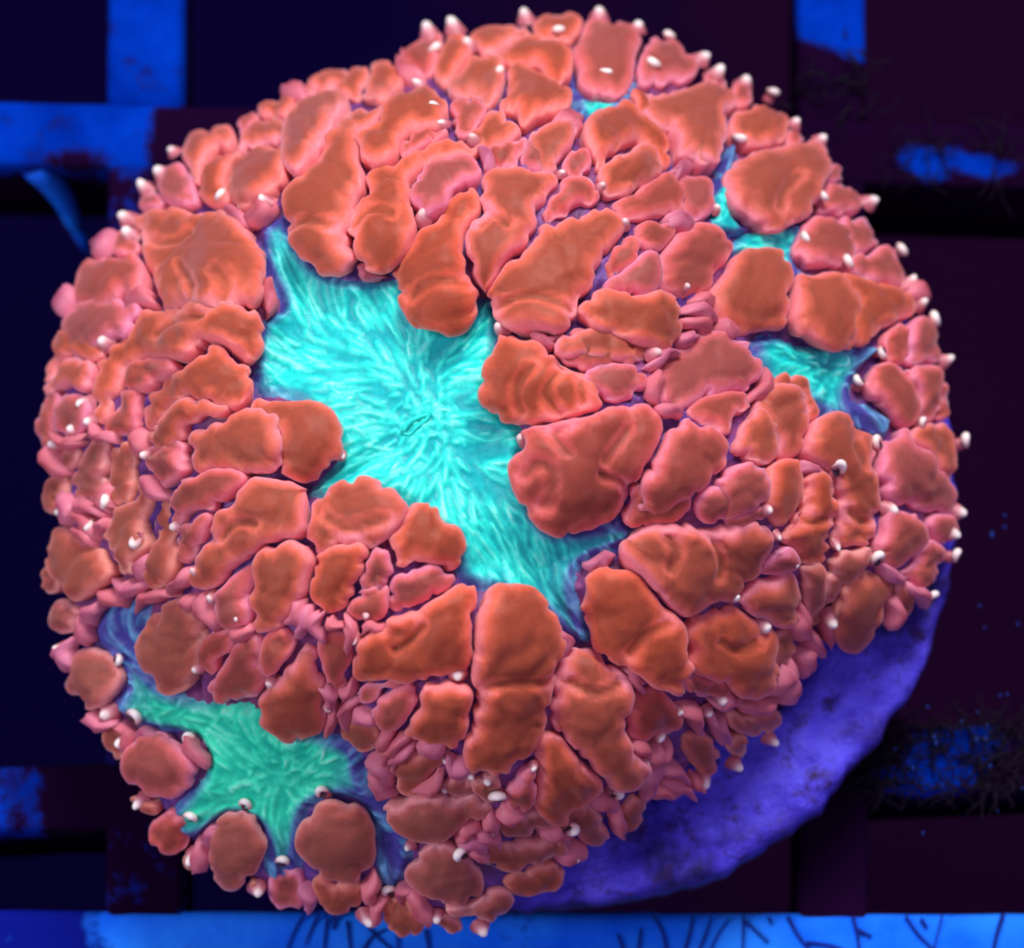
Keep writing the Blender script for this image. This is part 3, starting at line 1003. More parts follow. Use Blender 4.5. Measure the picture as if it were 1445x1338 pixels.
full('o',.10,(1015,400),(1030,375),(1060,368),(1090,375),(1100,400),(1110,440),(1092,462),(1050,462),(1012,440))
add(963,0,'p',0,(210,450),(230,370),(270,360),(290,420),(260,450))
add(963,0,'p',0,(450,580),(480,520),(500,560),(490,610))
add(963,0,'p',0,(100,350),(130,300),(180,320),(180,350))
add(963,0,'p',0,(610,740),(650,690),(690,730),(670,770))
# left
add(0,446,'o',.14,(415,240),(430,190),(520,110),(620,30),(760,-20),(900,-38),(1030,-20),(1090,30),(1110,90),(1100,180),(1060,200),(1010,170),(940,115),(880,135),(820,182),(740,190),(600,188),(540,230),(500,320),(460,440),(430,420),(420,330))
add(0,446,'o',.04,(185,200),(260,100),(340,60),(420,90),(480,110),(450,170),(410,200),(330,172),(270,185),(200,285))
add(0,446,'o',.04,(170,330),(240,235),(300,182),(380,178),(412,212),(408,300),(370,320),(340,260),(280,260),(210,325))
add(0,446,'p',0,(140,450),(170,350),(220,315),(250,345),(235,420),(210,500),(170,540),(150,500))
add(0,446,'p',.05,(240,390),(290,345),(350,345),(390,380),(350,440),(300,480),(250,440))
add(0,446,'p',.05,(540,240),(570,200),(650,192),(750,198),(770,230),(720,270),(640,310),(560,300))
add(0,446,'o',.16,(620,400),(650,320),(740,255),(830,225),(900,135),(950,155),(1010,205),(1040,280),(1040,360),(970,390),(900,372),(830,345),(760,375),(690,430),(650,470))
add(0,446,'p',.02,(460,450),(500,370),(560,318),(605,335),(598,400),(560,460),(490,480))
add(0,446,'o',.10,(660,480),(720,425),(790,365),(870,352),(930,392),(980,402),(940,430),(870,450),(800,468),(778,550),(740,575),(700,560),(670,530))
add(0,446,'o',.20,(815,500),(850,475),(950,460),(1060,440),(1150,430),(1210,480),(1210,600),(1150,640),(1060,658),(960,650),(870,640),(825,580))
add(0,446,'o',.22,(1065,445),(1090,400),(1190,380),(1290,390),(1380,440),(1430,520),(1430,590),(1380,620),(1310,660),(1230,642),(1180,600),(1190,500))
add(0,446,'p',.05,(660,600),(690,545),(765,525),(805,560),(805,620),(750,650),(690,680))
add(0,446,'p',.14,(735,830),(790,760),(870,690),(960,658),(1030,660),(1045,705),(990,755),(900,795),(830,845),(760,870))
add(0,446,'p',.04,(740,940),(800,880),(880,845),(905,855),(880,930),(820,1000),(770,1030))
add(0,446,'o',.22,(845,1060),(880,970),(930,880),(1000,800),(1080,725),(1160,702),(1240,740),(1280,810),(1290,880),(1240,920),(1170,930),(1100,955),(1040,1005),(960,1060),(900,1110),(860,1110))
add(0,446,'o',.14,(1070,1170),(1100,1080),(1170,1000),(1240,970),(1300,1010),(1305,1080),(1260,1150),(1220,1220),(1170,1300),(1110,1320),(1080,1250))
add(0,446,'p',.02,(950,1250),(990,1150),(1060,1070),(1080,1085),(1065,1160),(1072,1260),(1020,1300))
add(0,446,'b',0,(310,690),(340,620),(390,560),(440,520),(462,580),(452,680),(430,760),(370,770),(320,740))
add(0,446,'b',.05,(470,600),(500,570),(560,550),(580,600),(570,680),(560,760),(510,800),(480,740),(467,660))
add(0,446,'b',.05,(460,900),(490,830),(560,770),(590,715),(630,725),(635,790),(625,880),(640,960),(615,1020),(570,1090),(520,1040),(480,970))
add(0,446,'b',0,(645,815),(690,790),(720,850),(740,940),(750,1050),(710,1120),(660,1140),(630,1080),(652,980),(642,880))
add(0,446,'b',.02,(190,990),(220,900),(300,920),(330,960),(400,980),(470,1010),(500,1060),(460,1110),(410,1160),(360,1215),(310,1200),(290,1130),(220,1080))
add(0,446,'b',0,(180,770),(200,700),(250,680),(280,740),(270,800),(220,830))
add(0,446,'b',0,(260,630),(290,575),(335,560),(330,620),(290,660))
add(0,446,'b',0,(160,1110),(190,1070),(240,1100),(240,1160),(200,1180))
add(0,446,'b',0,(205,1280),(230,1220),(300,1215),(335,1260),(320,1320),(250,1340))
full('b',.10,(205,908),(225,868),(258,850),(288,870),(292,920),(276,958),(250,972),(220,945))
# middle
add(482,446,'o',.18,(625,330),(640,250),(690,160),(750,120),(820,145),(850,205),(930,215),(1010,262),(1090,300),(1060,370),(960,405),(880,435),(800,450),(720,430),(650,390))
add(482,446,'o',.10,(930,160),(990,95),(1080,55),(1170,80),(1250,100),(1290,150),(1240,188),(1120,180),(1010,190))
add(482,446,'p',.05,(1010,285),(1080,222),(1180,205),(1270,235),(1230,300),(1120,328),(1060,320))
add(482,446,'p',.16,(755,650),(800,600),(850,505),(930,475),(1060,455),(1170,425),(1230,405),(1300,440),(1312,540),(1300,620),(1240,700),(1180,800),(1080,870),(1000,890),(920,905),(850,860),(790,780))
full('p',.08,(900,690),(930,640),(975,602),(1003,610),(1013,640),(985,672),(958,698),(930,730),(905,720))
full('p',.06,(885,735),(892,690),(925,668),(960,690),(958,720),(930,735))
add(482,446,'o',.22,(-110,900),(-70,790),(30,740),(130,735),(200,780),(240,860),(205,920),(160,955),(90,965),(0,975),(-80,1000))
add(482,446,'o',.20,(205,950),(265,855),(350,840),(430,880),(490,950),(490,1030),(440,1068),(360,1040),(290,1040),(230,1050))
add(482,446,'o',.12,(-90,1100),(-60,1005),(20,975),(95,975),(108,1040),(60,1120),(10,1200),(-60,1230),(-90,1180))
add(482,446,'p',.06,(80,1100),(130,1020),(190,985),(200,1060),(160,1130),(90,1180))
add(482,446,'p',.06,(200,1190),(290,1075),(360,1062),(440,1085),(430,1150),(330,1195),(250,1230))
add(482,446,'p',.02,(60,1210),(110,1150),(180,1150),(180,1220),(110,1270),(60,1260))
full('o',.16,(510,920),(545,890),(590,862),(640,840),(656,860),(658,910),(646,938),(600,946),(550,950),(515,945))
full('o',.22,(676,890),(690,852),(715,838),(750,850),(770,880),(770,920),(768,970),(755,1010),(730,1050),(705,1078),(680,1080),(668,1050),(672,1000),(680,950),(675,920))
full('o',.18,(820,860),(835,825),(870,815),(905,820),(920,850),(950,890),(965,930),(945,960),(920,945),(900,930),(870,920),(840,890))
full('o',.14,(880,780),(895,745),(930,738),(970,750),(1020,755),(1050,735),(1080,750),(1085,790),(1060,810),(1030,840),(990,850),(950,850),(910,820))
full('p',.08,(1012,700),(1035,675),(1062,665),(1075,690),(1060,715),(1030,730),(1010,722))
# right
full('p',.06,(938,530),(958,500),(1000,485),(1040,490),(1055,520),(1040,550),(1000,560),(950,560))
add(963,446,'p',.04,(50,380),(100,350),(190,340),(250,375),(220,440),(170,490),(100,470),(60,420))
add(963,446,'o',.08,(360,340),(430,310),(490,360),(510,450),(490,550),(420,580),(370,560),(340,480),(320,420))
add(963,446,'o',.12,(240,500),(280,430),(340,430),(385,500),(370,580),(330,610),(270,580))
add(963,446,'o',.05,(380,285),(430,255),(490,265),(530,360),(560,430),(515,455),(475,350),(410,315))
add(963,446,'o',.16,(510,480),(600,440),(680,470),(700,520),(760,530),(790,640),(800,760),(805,860),(770,950),(700,970),(645,930),(645,800),(650,690),(560,590),(500,570))
add(963,446,'o',.08,(500,730),(550,690),(600,720),(638,800),(636,880),(590,960),(565,1045),(500,1040),(450,960),(480,860))
add(963,446,'o',.08,(345,720),(380,650),(430,640),(470,690),(478,770),(440,840),(380,860),(345,800))
add(963,446,'p',.06,(80,820),(150,750),(240,680),(300,660),(330,715),(290,780),(200,830),(120,860))
add(963,446,'b',.04,(510,1070),(580,1065),(615,1120),(600,1190),(540,1240),(505,1280),(500,1180))
add(963,446,'b',.02,(620,1080),(700,985),(768,985),(740,1060),(680,1140),(610,1215),(570,1290),(525,1295),(590,1190))
add(963,446,'b',.05,(650,1200),(700,1095),(790,1072),(870,1110),(880,1160),(830,1220),(810,1320),(720,1390),(655,1330))
add(963,446,'b',0,(880,1140),(930,1150),(970,1210),(960,1270),(925,1270),(920,1210))
add(963,446,'p',.10,(835,920),(860,850),(930,860),(1000,920),(1000,980),(950,1020),(900,1070),(850,1010))
add(963,446,'p',.03,(925,1095),(960,1030),(1020,960),(1075,1010),(1080,1080),(1020,1130))
add(963,446,'p',.10,(820,600),(850,540),(900,500),(950,560),(1030,590),(1090,660),(1130,740),(1110,830),(1050,790),(950,780),(870,760),(830,690))
add(963,446,'o',.02,(950,530),(1010,490),(1080,480),(1140,540),(1180,620),(1170,690),(1130,720),(1090,640),(1020,570))
add(963,446,'p',.12,(780,300),(820,240),(890,230),(950,270),(990,370),(960,440),(880,440),(800,380))
add(963,446,'p',.08,(935,240),(1010,220),(1070,260),(1090,340),(1040,420),(985,430),(985,340))
add(963,446,'p',.02,(1055,275),(1110,290),(1145,350),(1120,420),(1060,425),(1085,350))
add(963,446,'p',.08,(850,120),(890,70),(955,50),(955,150),(910,195),(860,190))
add(963,446,'p',.04,(945,55),(1020,50),(1080,70),(1085,140),(1040,190),(945,198))
add(963,446,'p',0,(1060,870),(1110,850),(1170,900),(1140,940),(1085,930))
add(963,446,'o',.06,(240,1200),(300,1140),(380,1110),(450,1090),(490,1160),(480,1230),(400,1270),(300,1280))
add(963,446,'p',.02,(190,850),(260,830),(345,800),(345,850),(280,880),(200,890))
add(963,446,'p',.02,(320,1090),(380,1020),(450,980),(470,1040),(400,1090))
# lower left
add(0,892,'b',.02,(260,210),(300,120),(380,85),(460,85),(520,150),(540,190),(490,260),(400,320),(330,290))
add(0,892,'p',.05,(540,560),(570,470),(660,425),(740,440),(800,510),(830,580),(800,660),(720,700),(630,690),(560,640))
add(0,892,'p',.02,(635,850),(680,780),(750,750),(800,800),(810,860),(770,930),(690,940),(650,900))
add(0,892,'b',.05,(875,950),(900,840),(960,770),(1030,745),(1100,780),(1125,880),(1100,980),(1040,1060),(970,1100),(910,1060))
add(0,892,'p',0,(1140,1090),(1160,1020),(1220,990),(1280,1040),(1290,1120),(1260,1180),(1160,1170))
full('b',.08,(428,1180),(440,1145),(465,1128),(500,1130),(525,1160),(530,1200),(515,1230),(500,1245),(470,1240),(440,1215))
full('b',0,(445,1232),(480,1248),(510,1242),(505,1278),(480,1292),(457,1280))
add(0,892,'p',.05,(840,60),(880,15),(955,5),(970,60),(930,130),(870,150))
add(0,892,'p',.05,(940,200),(980,110),(1040,35),(1100,55),(1108,140),(1080,230),(1010,270),(950,250))
add(0,892,'o',.06,(1150,280),(1200,180),(1260,110),(1330,100),(1360,190),(1350,290),(1330,370),(1250,430),(1180,380))
add(0,892,'p',.02,(1120,60),(1160,5),(1210,15),(1210,100),(1170,165),(1125,130))
add(0,892,'b',0,(440,430),(480,390),(540,440),(535,520),(490,560),(450,500))
add(0,892,'b',0,(560,700),(600,690),(640,720),(680,750),(640,775),(585,745))
add(0,892,'b',0,(775,970),(800,935),(840,950),(840,990),(805,1005))
add(0,892,'b',0,(1055,1080),(1075,1050),(1115,1060),(1120,1100),(1085,1118))
add(0,892,'p',0,(1370,80),(1400,40),(1450,60),(1450,150),(1410,220),(1375,170))
# bottom
add(482,892,'o',.12,(290,420),(320,320),(400,235),(470,215),(528,265),(528,350),(508,420),(420,440),(340,450))
add(482,892,'p',.04,(140,330),(200,255),(295,232),(308,300),(240,380),(170,390))
add(482,892,'p',.02,(70,250),(130,215),(220,212),(260,225),(190,250),(130,290))
add(482,892,'o',.16,(900,230),(930,120),(1000,100),(1080,120),(1150,190),(1195,300),(1170,380),(1205,470),(1215,555),(1120,578),(1040,515),(960,420),(910,330))
add(482,892,'p',.06,(1212,330),(1240,265),(1330,225),(1370,280),(1430,330),(1390,420),(1290,450),(1225,450))
add(482,892,'o',.08,(840,560),(870,460),(930,470),(980,540),(1050,610),(1040,650),(960,700),(940,760),(870,790),(825,720))
add(482,892,'p',.05,(690,690),(740,620),(790,565),(812,600),(800,690),(740,750))
add(482,892,'b',.05,(220,560),(270,500),(380,500),(430,560),(380,620),(300,690),(240,640))
add(482,892,'b',.05,(200,720),(260,690),(400,680),(540,690),(640,740),(600,790),(500,810),(420,885),(330,850),(250,800))
add(482,892,'b',.03,(670,800),(740,770),(850,745),(930,745),(880,800),(790,860),(700,860))
add(482,892,'b',.08,(290,1000),(340,920),(430,890),(530,950),(600,1040),(590,1120),(520,1160),(430,1140),(340,1080))
add(482,892,'b',.02,(440,1160),(540,1150),(620,1095),(700,1090),(730,1140),(650,1220),(540,1210))
add(482,892,'b',.05,(560,940),(640,910),(740,890),(850,870),(920,850),(940,900),(880,950),(800,985),(720,1020),(640,1010),(600,990))
add(482,892,'b',.02,(690,1060),(760,1025),(860,975),(930,990),(910,1050),(850,1100),(740,1110))
add(482,892,'b',.02,(165,1180),(200,1110),(260,1100),(320,1170),(355,1220),(320,1285),(220,1285))
add(482,892,'b',0,(385,1220),(430,1190),(530,1240),(500,1280),(430,1275))
add(482,892,'b',0,(0,400),(50,340),(110,370),(150,470),(110,510),(40,480))
add(482,892,'b',0,(1180,780),(1220,700),(1275,690),(1290,760),(1240,840),(1200,850))
add(482,892,'b',0,(960,760),(1030,710),(1100,780),(1130,850),(1080,910),(1000,860))
add(482,892,'b',0,(560,620),(640,600),(690,690),(640,720),(580,680))
add(482,892,'b',0,(430,640),(500,600),(560,630),(560,680),(480,680))
# lower right
full('o',.08,(965,900),(985,872),(1030,862),(1070,880),(1090,920),(1080,950),(1050,962),(1010,956),(975,940))
add(963,892,'b',0,(180,330),(260,350),(380,330),(420,370),(370,410),(280,420),(200,390))
add(963,892,'b',0,(10,440),(80,420),(145,480),(145,560),(90,600),(20,530))
add(963,892,'b',0,(180,470),(230,430),(280,460),(270,520),(220,520))
add(963,892,'p',.04,(0,180),(60,170),(130,200),(190,170),(190,220),(120,260),(60,260),(10,220))
add(963,892,'b',0,(380,60),(440,0),(480,30),(430,110),(400,170))

MATS = {'o': M_OR, 'p': M_PK, 'b': M_BR}
DISCS = (MAIN_DISC, LOW_DISC, RIGHT_DISC, RIGHT_DISC2, TOP_DISC, RIDGE_DISC)
def out_normals(o):
    t = np.roll(o, -1, 0) - np.roll(o, 1, 0)
    t /= np.linalg.norm(t, axis=1)[:, None] + 1e-9
    if np.sum(o[:, 0] * np.roll(o[:, 1], -1) - np.roll(o[:, 0], -1) * o[:, 1]) < 0:
        t = -t
    return np.stack([t[:, 1], -t[:, 0]], 1)
RS = 2.0
OWN = np.full((int(PH / RS) + 60, int(PW / RS) + 60), -1, np.int32)
def stamp(pl, val, keep=True):
    lo, hi = np.maximum(np.floor(pl.min(0) / RS).astype(int) - 1, 0), np.ceil(pl.max(0) / RS).astype(int) + 1
    yy, xx = np.meshgrid(np.arange(lo[1], min(hi[1], OWN.shape[0])), np.arange(lo[0], min(hi[0], OWN.shape[1])), indexing='ij')
    ins = in_poly(np.stack([xx.ravel() * RS, yy.ravel() * RS], 1), pl).reshape(yy.shape)
    sub = OWN[lo[1]:lo[1] + yy.shape[0], lo[0]:lo[0] + yy.shape[1]]
    sub[ins & ((sub == -1) if keep else True)] = val
silp = catmull(SIL, 10)
OWN[:] = 99999
stamp(silp, -1, keep=False)
polys = []
for i, (pts, kind, lift) in enumerate(VES):
    o_ = catmull(pts, 6.0)
    polys.append(o_)
    stamp(o_, i)
for k, q in enumerate((MAIN_DISC, LOW_DISC, RIGHT_DISC2)):
    stamp(catmull(q, 10), 90000 + k)
for rnd in range(7):
    for i, o_ in enumerate(polys):
        if (VES[i][1] == 'b' and (rnd > 1 or o_[:, 1].min() > 960)) or (rnd and VES[i][1] == 'p' and o_[:, 1].min() > 960) or (rnd > 1 and o_[:, 1].min() > 900 and o_[:, 0].min() > 800):
            continue
        nrm = out_normals(o_)
        mv = np.zeros(len(o_))
        for dd in (3.0, 6.5, 9.0):
            p = o_ + nrm * dd
            ix = np.clip((p[:, 0] / RS).round().astype(int), 0, OWN.shape[1] - 1)
            iy = np.clip((p[:, 1] / RS).round().astype(int), 0, OWN.shape[0] - 1)
            w = OWN[iy, ix]
            okk = (w == -1) | (w == i)
            mv = okk.astype(float) if dd == 3.0 else mv * okk
        mv = 0.5 * mv + 0.25 * (np.roll(mv, 1) + np.roll(mv, -1))
        polys[i] = o_ + nrm * (2.0 * mv)[:, None]
        stamp(polys[i], i)
for i, (pts, kind, lift) in enumerate(VES):
    out = polys[i]
    out = 0.5 * out + 0.25 * (np.roll(out, 1, 0) + np.roll(out, -1, 0))
    # slight natural waviness of the outline
    w = np.array([3.6 * nz(u * 0.032, v * 0.032, i * 3.7) + 2.6 * nz(u * 0.085, v * 0.085, i * 1.3) + 2.0 - 8.0 * math.exp(-(notch(u, v, i * 1.7) / 0.10) ** 2) for u, v in out])
    out = out + out_normals(out) * w[:, None]
    # even out the spacing again
    seg = np.r_[0, np.cumsum(np.linalg.norm(np.roll(out, -1, 0) - out, axis=1))]
    m_ = max(8, int(seg[-1] / 5.0))
    cl = np.vstack([out, out[:1]])
    tt = np.linspace(0, seg[-1], m_, endpoint=False)
    out = np.stack([np.interp(tt, seg, cl[:, 0]), np.interp(tt, seg, cl[:, 1])], 1)
    polys[i] = out
    pillow('vesicle', out, MATS[kind], lift=lift * 0.8, seed=i * 1.7)

# ---- oral discs: ridged sheets running out from each mouth
def oral_disc(name, outline, mat, centre, reach, name_mouth=None):
    out = catmull(outline, 7.0)
    V, F, bed = mesh_outline(out, 3.2, rings=(2.5, 5.5))
    bset = {i for ed in bed for i in ed}
    rf = ridge_field(V)
    d = poly_dist(V, out)
    soft = smooth01(d / 14.0)
    P, N = surf(V)
    r = np.hypot(V[:, 0] - centre[0], V[:, 1] - centre[1])
    h = 0.10 + 0.085 * np.clip(rf, -0.2, 1) - 0.24 * (1 - soft)
    X = P + N * h[:, None]
    outer = np.clip(r / reach + 0.5 * (1 - smooth01(d / 26.0)), 0, 1.2)
    return put(name, coral, X, [tuple(reversed(q)) for q in F], mat, attrs={'ridge': np.clip(rf, 0, 1), 'outer': outer})
disc0 = oral_disc('oral_disc', MAIN_DISC, M_CYAN, (600, 590), 430)
oral_disc('oral_disc', LOW_DISC, M_GREEN, (345, 1040), 200)
oral_disc('oral_disc', RIGHT_DISC, M_CYAN, (1070, 345), 66)
oral_disc('oral_disc', RIGHT_DISC2, M_CYAN, (1120, 520), 95)
oral_disc('oral_disc', TOP_DISC, M_CYAN, (842, 160), 30)
oral_disc('oral_disc', RIDGE_DISC, M_CYAN, (1020, 300), 48)

# mouth: a small raised slit lip
lip = catmull([(570,612),(580,598),(596,590),(606,588),(602,596),(588,606),(580,616)], 5)
P, N = surf(lip)
P = P + N * 0.15
vs, fs = [], []
n = len(P)
ring = [P[i] for i in range(n)] + [P[0]]
tube(vs, fs, ring, 0.06, 6, 0.45)
put('mouth', disc0, vs, fs, M_CYAN, attrs={'ridge': [0.35] * len(vs), 'outer': [0.0] * len(vs)})

# ---- filler ruffles between the vesicles
cover = np.zeros(TOPMAP.shape, bool)
cvv, cuu = np.meshgrid(np.arange(TOPMAP.shape[0]) * 4.0, np.arange(TOPMAP.shape[1]) * 4.0, indexing='ij')
cp = np.stack([cuu.ravel(), cvv.ravel()], 1)
for pl in polys + [catmull(q, 10) for q in (MAIN_DISC, LOW_DISC, RIGHT_DISC, RIGHT_DISC2, TOP_DISC, RIDGE_DISC)]:
    lo, hi = pl.min(0) - 4, pl.max(0) + 4
    sel = (cp[:, 0] > lo[0]) & (cp[:, 0] < hi[0]) & (cp[:, 1] > lo[1]) & (cp[:, 1] < hi[1])
    idx = np.nonzero(sel)[0]
    cover.ravel()[idx[in_poly(cp[idx], pl)]] = True
silp = catmull(SIL, 10)
insil = in_poly(cp, silp).reshape(cover.shape)
free = insil & ~cover
ys, xs = np.nonzero(free)
order = list(range(len(ys)))
rng.shuffle(order)
placed = []
lv, lf, la, lt = [], [], [], []
def small_lobe(u, v, ru, rv, ang, height_mm, tone):
    nseg, nring = 12, 5
    uv, hh, rr = [], [], []
    sd = rng.random() * 50
    bend = rng.uniform(-1.0, 1.0)
    for k in range(nring):
        q = math.sin(0.5 * math.pi * k / (nring - 1)) if k else 0.0
        hgt = math.cos(0.5 * math.pi * k / (nring - 1))
        for j in range(nseg if k else 1):
            a_ = 2 * math.pi * j / nseg
            w_ = 1 + 0.75 * nz(math.cos(a_) * 1.9 + sd, math.sin(a_) * 1.9, sd)
            x, y = ru * q * w_ * math.cos(a_), rv * q * w_ * math.sin(a_)
            y += bend * (x / ru) ** 2 * rv + 0.25 * rv * math.sin(x / ru * 4 + sd)
            uv.append((u + x * math.cos(ang) - y * math.sin(ang), v + x * math.sin(ang) + y * math.cos(ang)))
            hh.append(height_mm * hgt - 0.12 * (k == nring - 1)); rr.append(q)
    P, N = surf(uv)
    X = P + N * np.array(hh)[:, None]
    b0 = len(lv)
    lv.extend(X); la.extend(rr); lt.extend([tone] * len(rr))
    for j in range(nseg):
        lf.append((b0, b0 + 1 + (j + 1) % nseg, b0 + 1 + j))
    for k in range(nring - 2):
        for j in range(nseg):
            j2 = (j + 1) % nseg
            o1 = b0 + 1 + k * nseg
            lf.append((o1 + j, o1 + j2, o1 + nseg + j2, o1 + nseg + j))
fr = free.copy()
dist = np.zeros(fr.shape)
er = fr.copy()
for k in range(10):
    dist += er
    e2 = er.copy()
    e2[1:] &= er[:-1]; e2[:-1] &= er[1:]; e2[:, 1:] &= er[:, :-1]; e2[:, :-1] &= er[:, 1:]
    er = e2
cand = sorted([(-(dist[y, x] + rng.random() * 0.6), y, x) for y, x in zip(ys, xs) if dist[y, x] >= 3])
def is_free(u, v):
    iu, iv = int(u / 4), int(v / 4)
    return 0 <= iv < fr.shape[0] and 0 <= iu < fr.shape[1] and fr[iv, iu]
for dq, y, x in cand:
    if not fr[y, x]:
        continue
    u, v = x * 4.0, y * 4.0
    if rng.random() < 0.66 or (u < 620 and v > 840 and math.hypot(u - 640, v - 760) > 330 and rng.random() < 0.7) or (u > 800 and v > 940 and rng.random() < 0.85):
        continue
    best = (0, 0, 0, 0)
    for k in range(12):
        a_ = math.pi * k / 12
        c, s_ = math.cos(a_), math.sin(a_)
        f0 = 0
        while f0 < 34 and is_free(u + c * (f0 + 3), v + s_ * (f0 + 3)):
            f0 += 3
        f1 = 0
        while f1 < 34 and is_free(u - c * (f1 + 3), v - s_ * (f1 + 3)):
            f1 += 3
        if f0 + f1 > best[0]:
            best = (f0 + f1, a_, f0, f1)
    L, a_, f0, f1 = best
    ru = max(7.0, L * 0.5)
    rv = max(5.5, min(13.0, -dq * 4.0 * 0.95))
    u += math.cos(a_) * (f0 - f1) * 0.5
    v += math.sin(a_) * (f0 - f1) * 0.5
    rv *= 0.85
    ru = min(ru * 1.1, rv * 2.3)
    small_lobe(u, v, ru, rv, a_, min(0.42, 0.05 + rv * 0.026), 0.35 * rng.random() ** 2)
    dx_, dy_ = cuu - u, cvv - v
    p_ = dx_ * math.cos(a_) + dy_ * math.sin(a_)
    q_ = -dx_ * math.sin(a_) + dy_ * math.cos(a_)
    fr &= ((p_ / (ru + 2)) ** 2 + (q_ / (rv + 2)) ** 2) > 1
o = put('ruffle', coral, lv, lf, M_LOBE, attrs={'rim': la, 'tone': lt})
o['kind'] = 'stuff'

# ---- white tentacle tips
TIPS = []
def tips(ox, oy, big, *pts):
    for x, y in pts:
        TIPS.append((ox + x / 3.0, oy + y / 3.0, big))
tips(0,0,0,(740,650),(690,740),(620,800),(540,930),(440,1020),(300,1280),(555,1000))
tips(0,0,1,(1145,870),(960,850))
tips(482,0,0,(190,215),(370,140),(475,120),(540,210),(780,80),(1090,70),(1250,130),(430,550),(560,600),(600,700),(1090,810),(1145,880),(1190,960),(1310,1150),(1260,1060),(1410,930),(330,380),(400,480),(700,760),(930,750),(350,950),(930,480),(1440,1220))
tips(482,0,1,(920,150),(1100,355),(1310,310),(1000,490),(1380,175),(650,350),(390,240))
tips(963,0,0,(80,255),(580,600),(790,860),(955,1200),(140,320),(260,360),(470,530),(1000,1290))
tips(963,0,1,(370,410),(220,610),(710,730),(555,860),(490,1030),(910,1070),(680,1130),(130,900),(190,1040))
tips(0,446,0,(245,540),(185,610),(735,745),(760,890),(755,940),(910,1190),(1025,1270),(1200,1310),(640,590),(700,1170),(1110,300),(790,150),(330,480),(1430,590),(470,120),(380,380),(850,1080),(1300,1150),(400,450))
tips(0,446,1,(280,815),(460,790),(400,880),(620,940),(1140,170))
tips(482,446,0,(1300,170),(1170,350),(1250,390),(700,70),(1210,780),(620,160),(250,1180),(110,1260),(360,1140),(790,530))
tips(963,446,0,(490,640),(390,930),(460,1040),(640,970),(1160,830),(1130,920),(190,540),(265,310),(20,440),(860,820),(1110,190),(340,820),(200,1180),(330,1310),(620,1260))
tips(963,446,1,(1045,30),(740,300),(990,470),(1180,540),(800,580),(610,660),(40,840),(800,1030),(1140,1020),(1040,1190),(900,1310),(830,150),(70,40))
tips(0,892,0,(265,70),(460,340),(820,960),(1090,1085),(1160,200),(1390,290),(860,140),(530,470),(600,720))
tips(0,892,1,(520,120),(570,350),(820,470),(810,770),(1050,730),(1195,960),(1385,680),(1410,460))
tips(482,892,0,(60,20),(60,170),(110,280),(240,420),(450,530),(380,470),(545,580),(290,900),(400,1200),(590,1250),(1025,950),(1190,930),(1340,430),(1410,320),(1250,530),(110,1210),(180,600),(800,560),(440,650),(620,610))
tips(482,892,1,(660,680),(640,850),(510,920),(215,1090),(945,800),(950,930),(1140,670),(490,170),(1400,720))
tips(963,892,0,(220,555),(85,620),(0,740),(150,270),(540,90),(370,450),(100,330))
tips(963,892,1,(460,300),(900,0))

def cone_tip():
    vs, fs, al = [], [], []
    prof = [(2.1, -2.2), (1.6, -0.8), (1.15, 0.1), (0.9, 0.8), (0.62, 1.35), (0.25, 1.6)]
    ns = 9
    for k, (r, z) in enumerate(prof):
        bend = 0.16 * max(z, 0) ** 2
        for j in range(ns):
            a_ = 2 * math.pi * j / ns
            vs.append((r * math.cos(a_) + bend, r * math.sin(a_), z)); al.append(min(1, max(0, (z + 1.0) / 2.2)))
    for k in range(len(prof) - 1):
        for j in range(ns):
            j2 = (j + 1) % ns
            fs.append((k * ns + j, k * ns + j2, (k + 1) * ns + j2, (k + 1) * ns + j))
    fs.append(tuple((len(prof) - 1) * ns + j for j in range(ns)))
    return np.array(vs), fs, np.array(al)
def hood_tip():
    """thick crescent lip around a dark pit"""
    vs, fs, al, fm = [], [], [], []
    n, ns = 13, 8
    for i in range(n):
        a_ = math.radians(-95 + 190 * i / (n - 1))
        w = math.cos(a_ * 0.85)
        rad = 0.22 + 0.40 * max(w, 0)
        c = np.array([math.cos(a_) * 1.05, math.sin(a_) * 0.95, 0.35 + 0.5 * max(w, 0)])
        dr = np.array([math.cos(a_), math.sin(a_), 0])
        for j in range(ns):
            b2 = 2 * math.pi * j / ns
            vs.append(c + rad * (math.cos(b2) * dr + math.sin(b2) * np.array([0, 0, 1.2]))); al.append(0.35 + 0.65 * max(w, 0))
    for i in range(n - 1):
        for j in range(ns):
            j2 = (j + 1) % ns
            fs.append((i * ns + j, (i + 1) * ns + j, (i + 1) * ns + j2, i * ns + j2)); fm.append(0)
    fs.append(tuple(range(ns))); fm.append(0)
    fs.append(tuple(reversed(range((n - 1) * ns, n * ns)))); fm.append(0)
    b0 = len(vs)
    for j in range(10):
        a_ = 2 * math.pi * j / 10
        vs.append(np.array([0.85 * math.cos(a_), 0.8 * math.sin(a_), 0.42])); al.append(0)
    vs.append(np.array([0, 0, 0.1])); al.append(0)
    for j in range(10):
        fs.append((b0 + j, b0 + (j + 1) % 10, b0 + 10)); fm.append(1)
    b1 = len(vs)
    for j in range(10):
        a_ = 2 * math.pi * j / 10
        vs.append(np.array([1.2 * math.cos(a_), 1.1 * math.sin(a_), -1.6])); al.append(0)
    for j in range(10):
        j2 = (j + 1) % 10
        fs.append((b1 + j, b1 + j2, b0 + j2, b0 + j)); fm.append(0)
    return np.array(vs), fs, np.array(al), fm
cv_, cf_, ca_ = cone_tip()
hv_, hf_, ha_, hm_ = hood_tip()
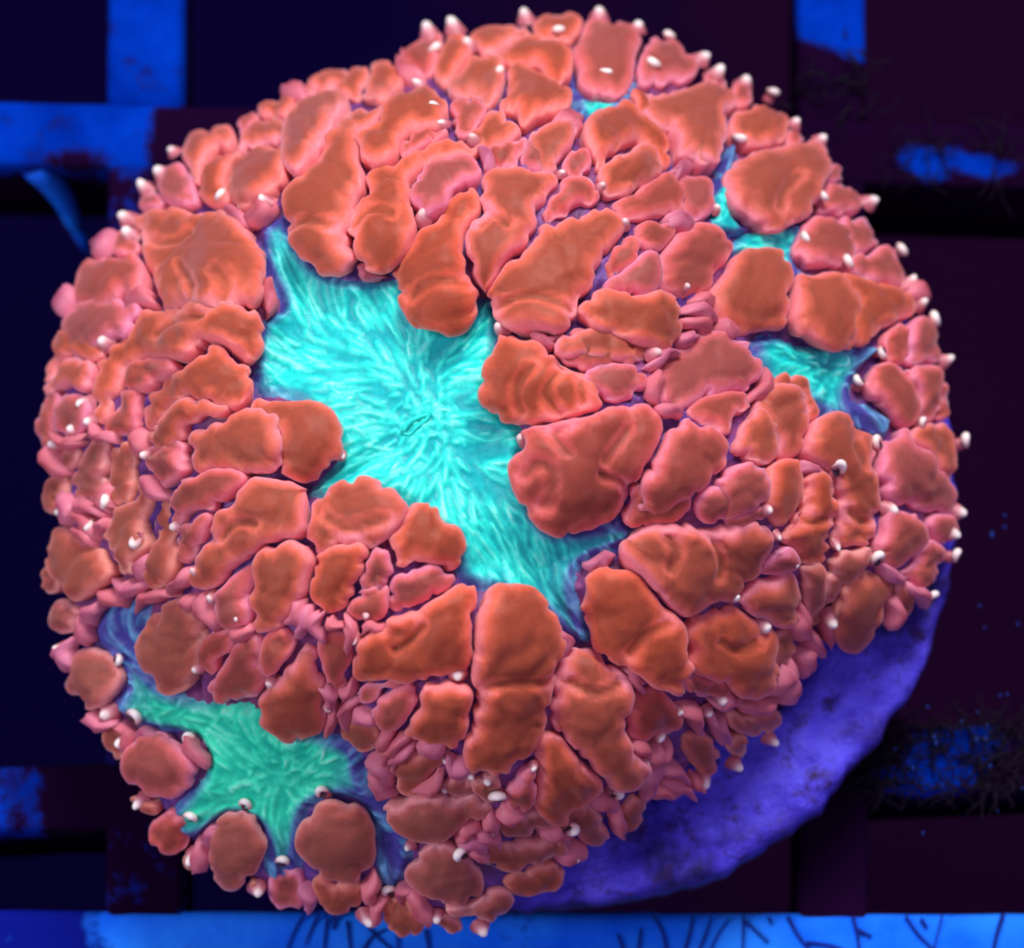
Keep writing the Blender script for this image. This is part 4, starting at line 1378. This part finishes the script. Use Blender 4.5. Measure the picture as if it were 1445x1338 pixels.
for (u, v, big) in TIPS:
    P, N = surf([(u, v)])
    p, nrm = P[0], N[0]
    rh = math.hypot(p[0] - CEN[0], p[1] - CEN[1]) / edge_r(np.array([math.atan2(p[1] - CEN[1], p[0] - CEN[0])]))[0]
    if rh < 0.72 and rng.random() < 0.45:
        continue
    if rh < 0.72:
        big = 0
    q_ = TOPMAP[max(int(v / 4) - 4, 0):int(v / 4) + 5, max(int(u / 4) - 4, 0):int(u / 4) + 5]
    if rh > 0.95 and q_.max() < 0.05:
        continue
    iu, iv = int(u / 4), int(v / 4)
    loc = TOPMAP[max(iv - 2, 0):iv + 3, max(iu - 2, 0):iu + 3]
    hh = float(np.clip(loc.max() * 0.6 + 0.02, 0.10, 0.6))
    k = min(range(len(POLYPS)), key=lambda i: math.hypot(POLYPS[i][0] - u, POLYPS[i][1] - v) * (0.55 if i == 0 else 1))
    wd = surf([POLYPS[k]])[0][0] - p
    ax = wd - nrm * np.dot(wd, nrm)
    ax /= np.linalg.norm(ax) + 1e-9
    jit = rng.uniform(-0.5, 0.5)
    ay = np.cross(nrm, ax)
    ax, ay = ax * math.cos(jit) + ay * math.sin(jit), ay * math.cos(jit) - ax * math.sin(jit)
    rh = math.hypot(p[0] - CEN[0], p[1] - CEN[1]) / edge_r(np.array([math.atan2(p[1] - CEN[1], p[0] - CEN[0])]))[0]
    wh = float(np.clip(0.74 + 0.26 * smooth01((rh - 0.5) / 0.4) + rng.uniform(-0.14, 0.1), 0.5, 1.0))
    if big:
        s = rng.uniform(0.105, 0.15)
        X = p + nrm * (hh - 0.02) + (hv_[:, [0]] * ax + hv_[:, [1]] * ay + hv_[:, [2]] * nrm) * s
        put('tentacle', coral, X, hf_, None, attrs={'along': ha_ * (0.5 + 0.5 * wh)}, mats=[M_TIP, M_PIT], fmat=hm_)
    else:
        s = rng.uniform(0.06, 0.10) + 0.025 * (rh > 0.86)
        tl = nrm * 1.0 - ax * rng.uniform(-0.2, 0.5)
        tl /= np.linalg.norm(tl)
        X = p + nrm * hh + (cv_[:, [0]] * ax * -1 + cv_[:, [1]] * ay * -1 + cv_[:, [2]] * tl * rng.uniform(0.55, 0.9)) * s
        put('tentacle', coral, X, cf_, M_TIP, attrs={'along': ca_ * wh})
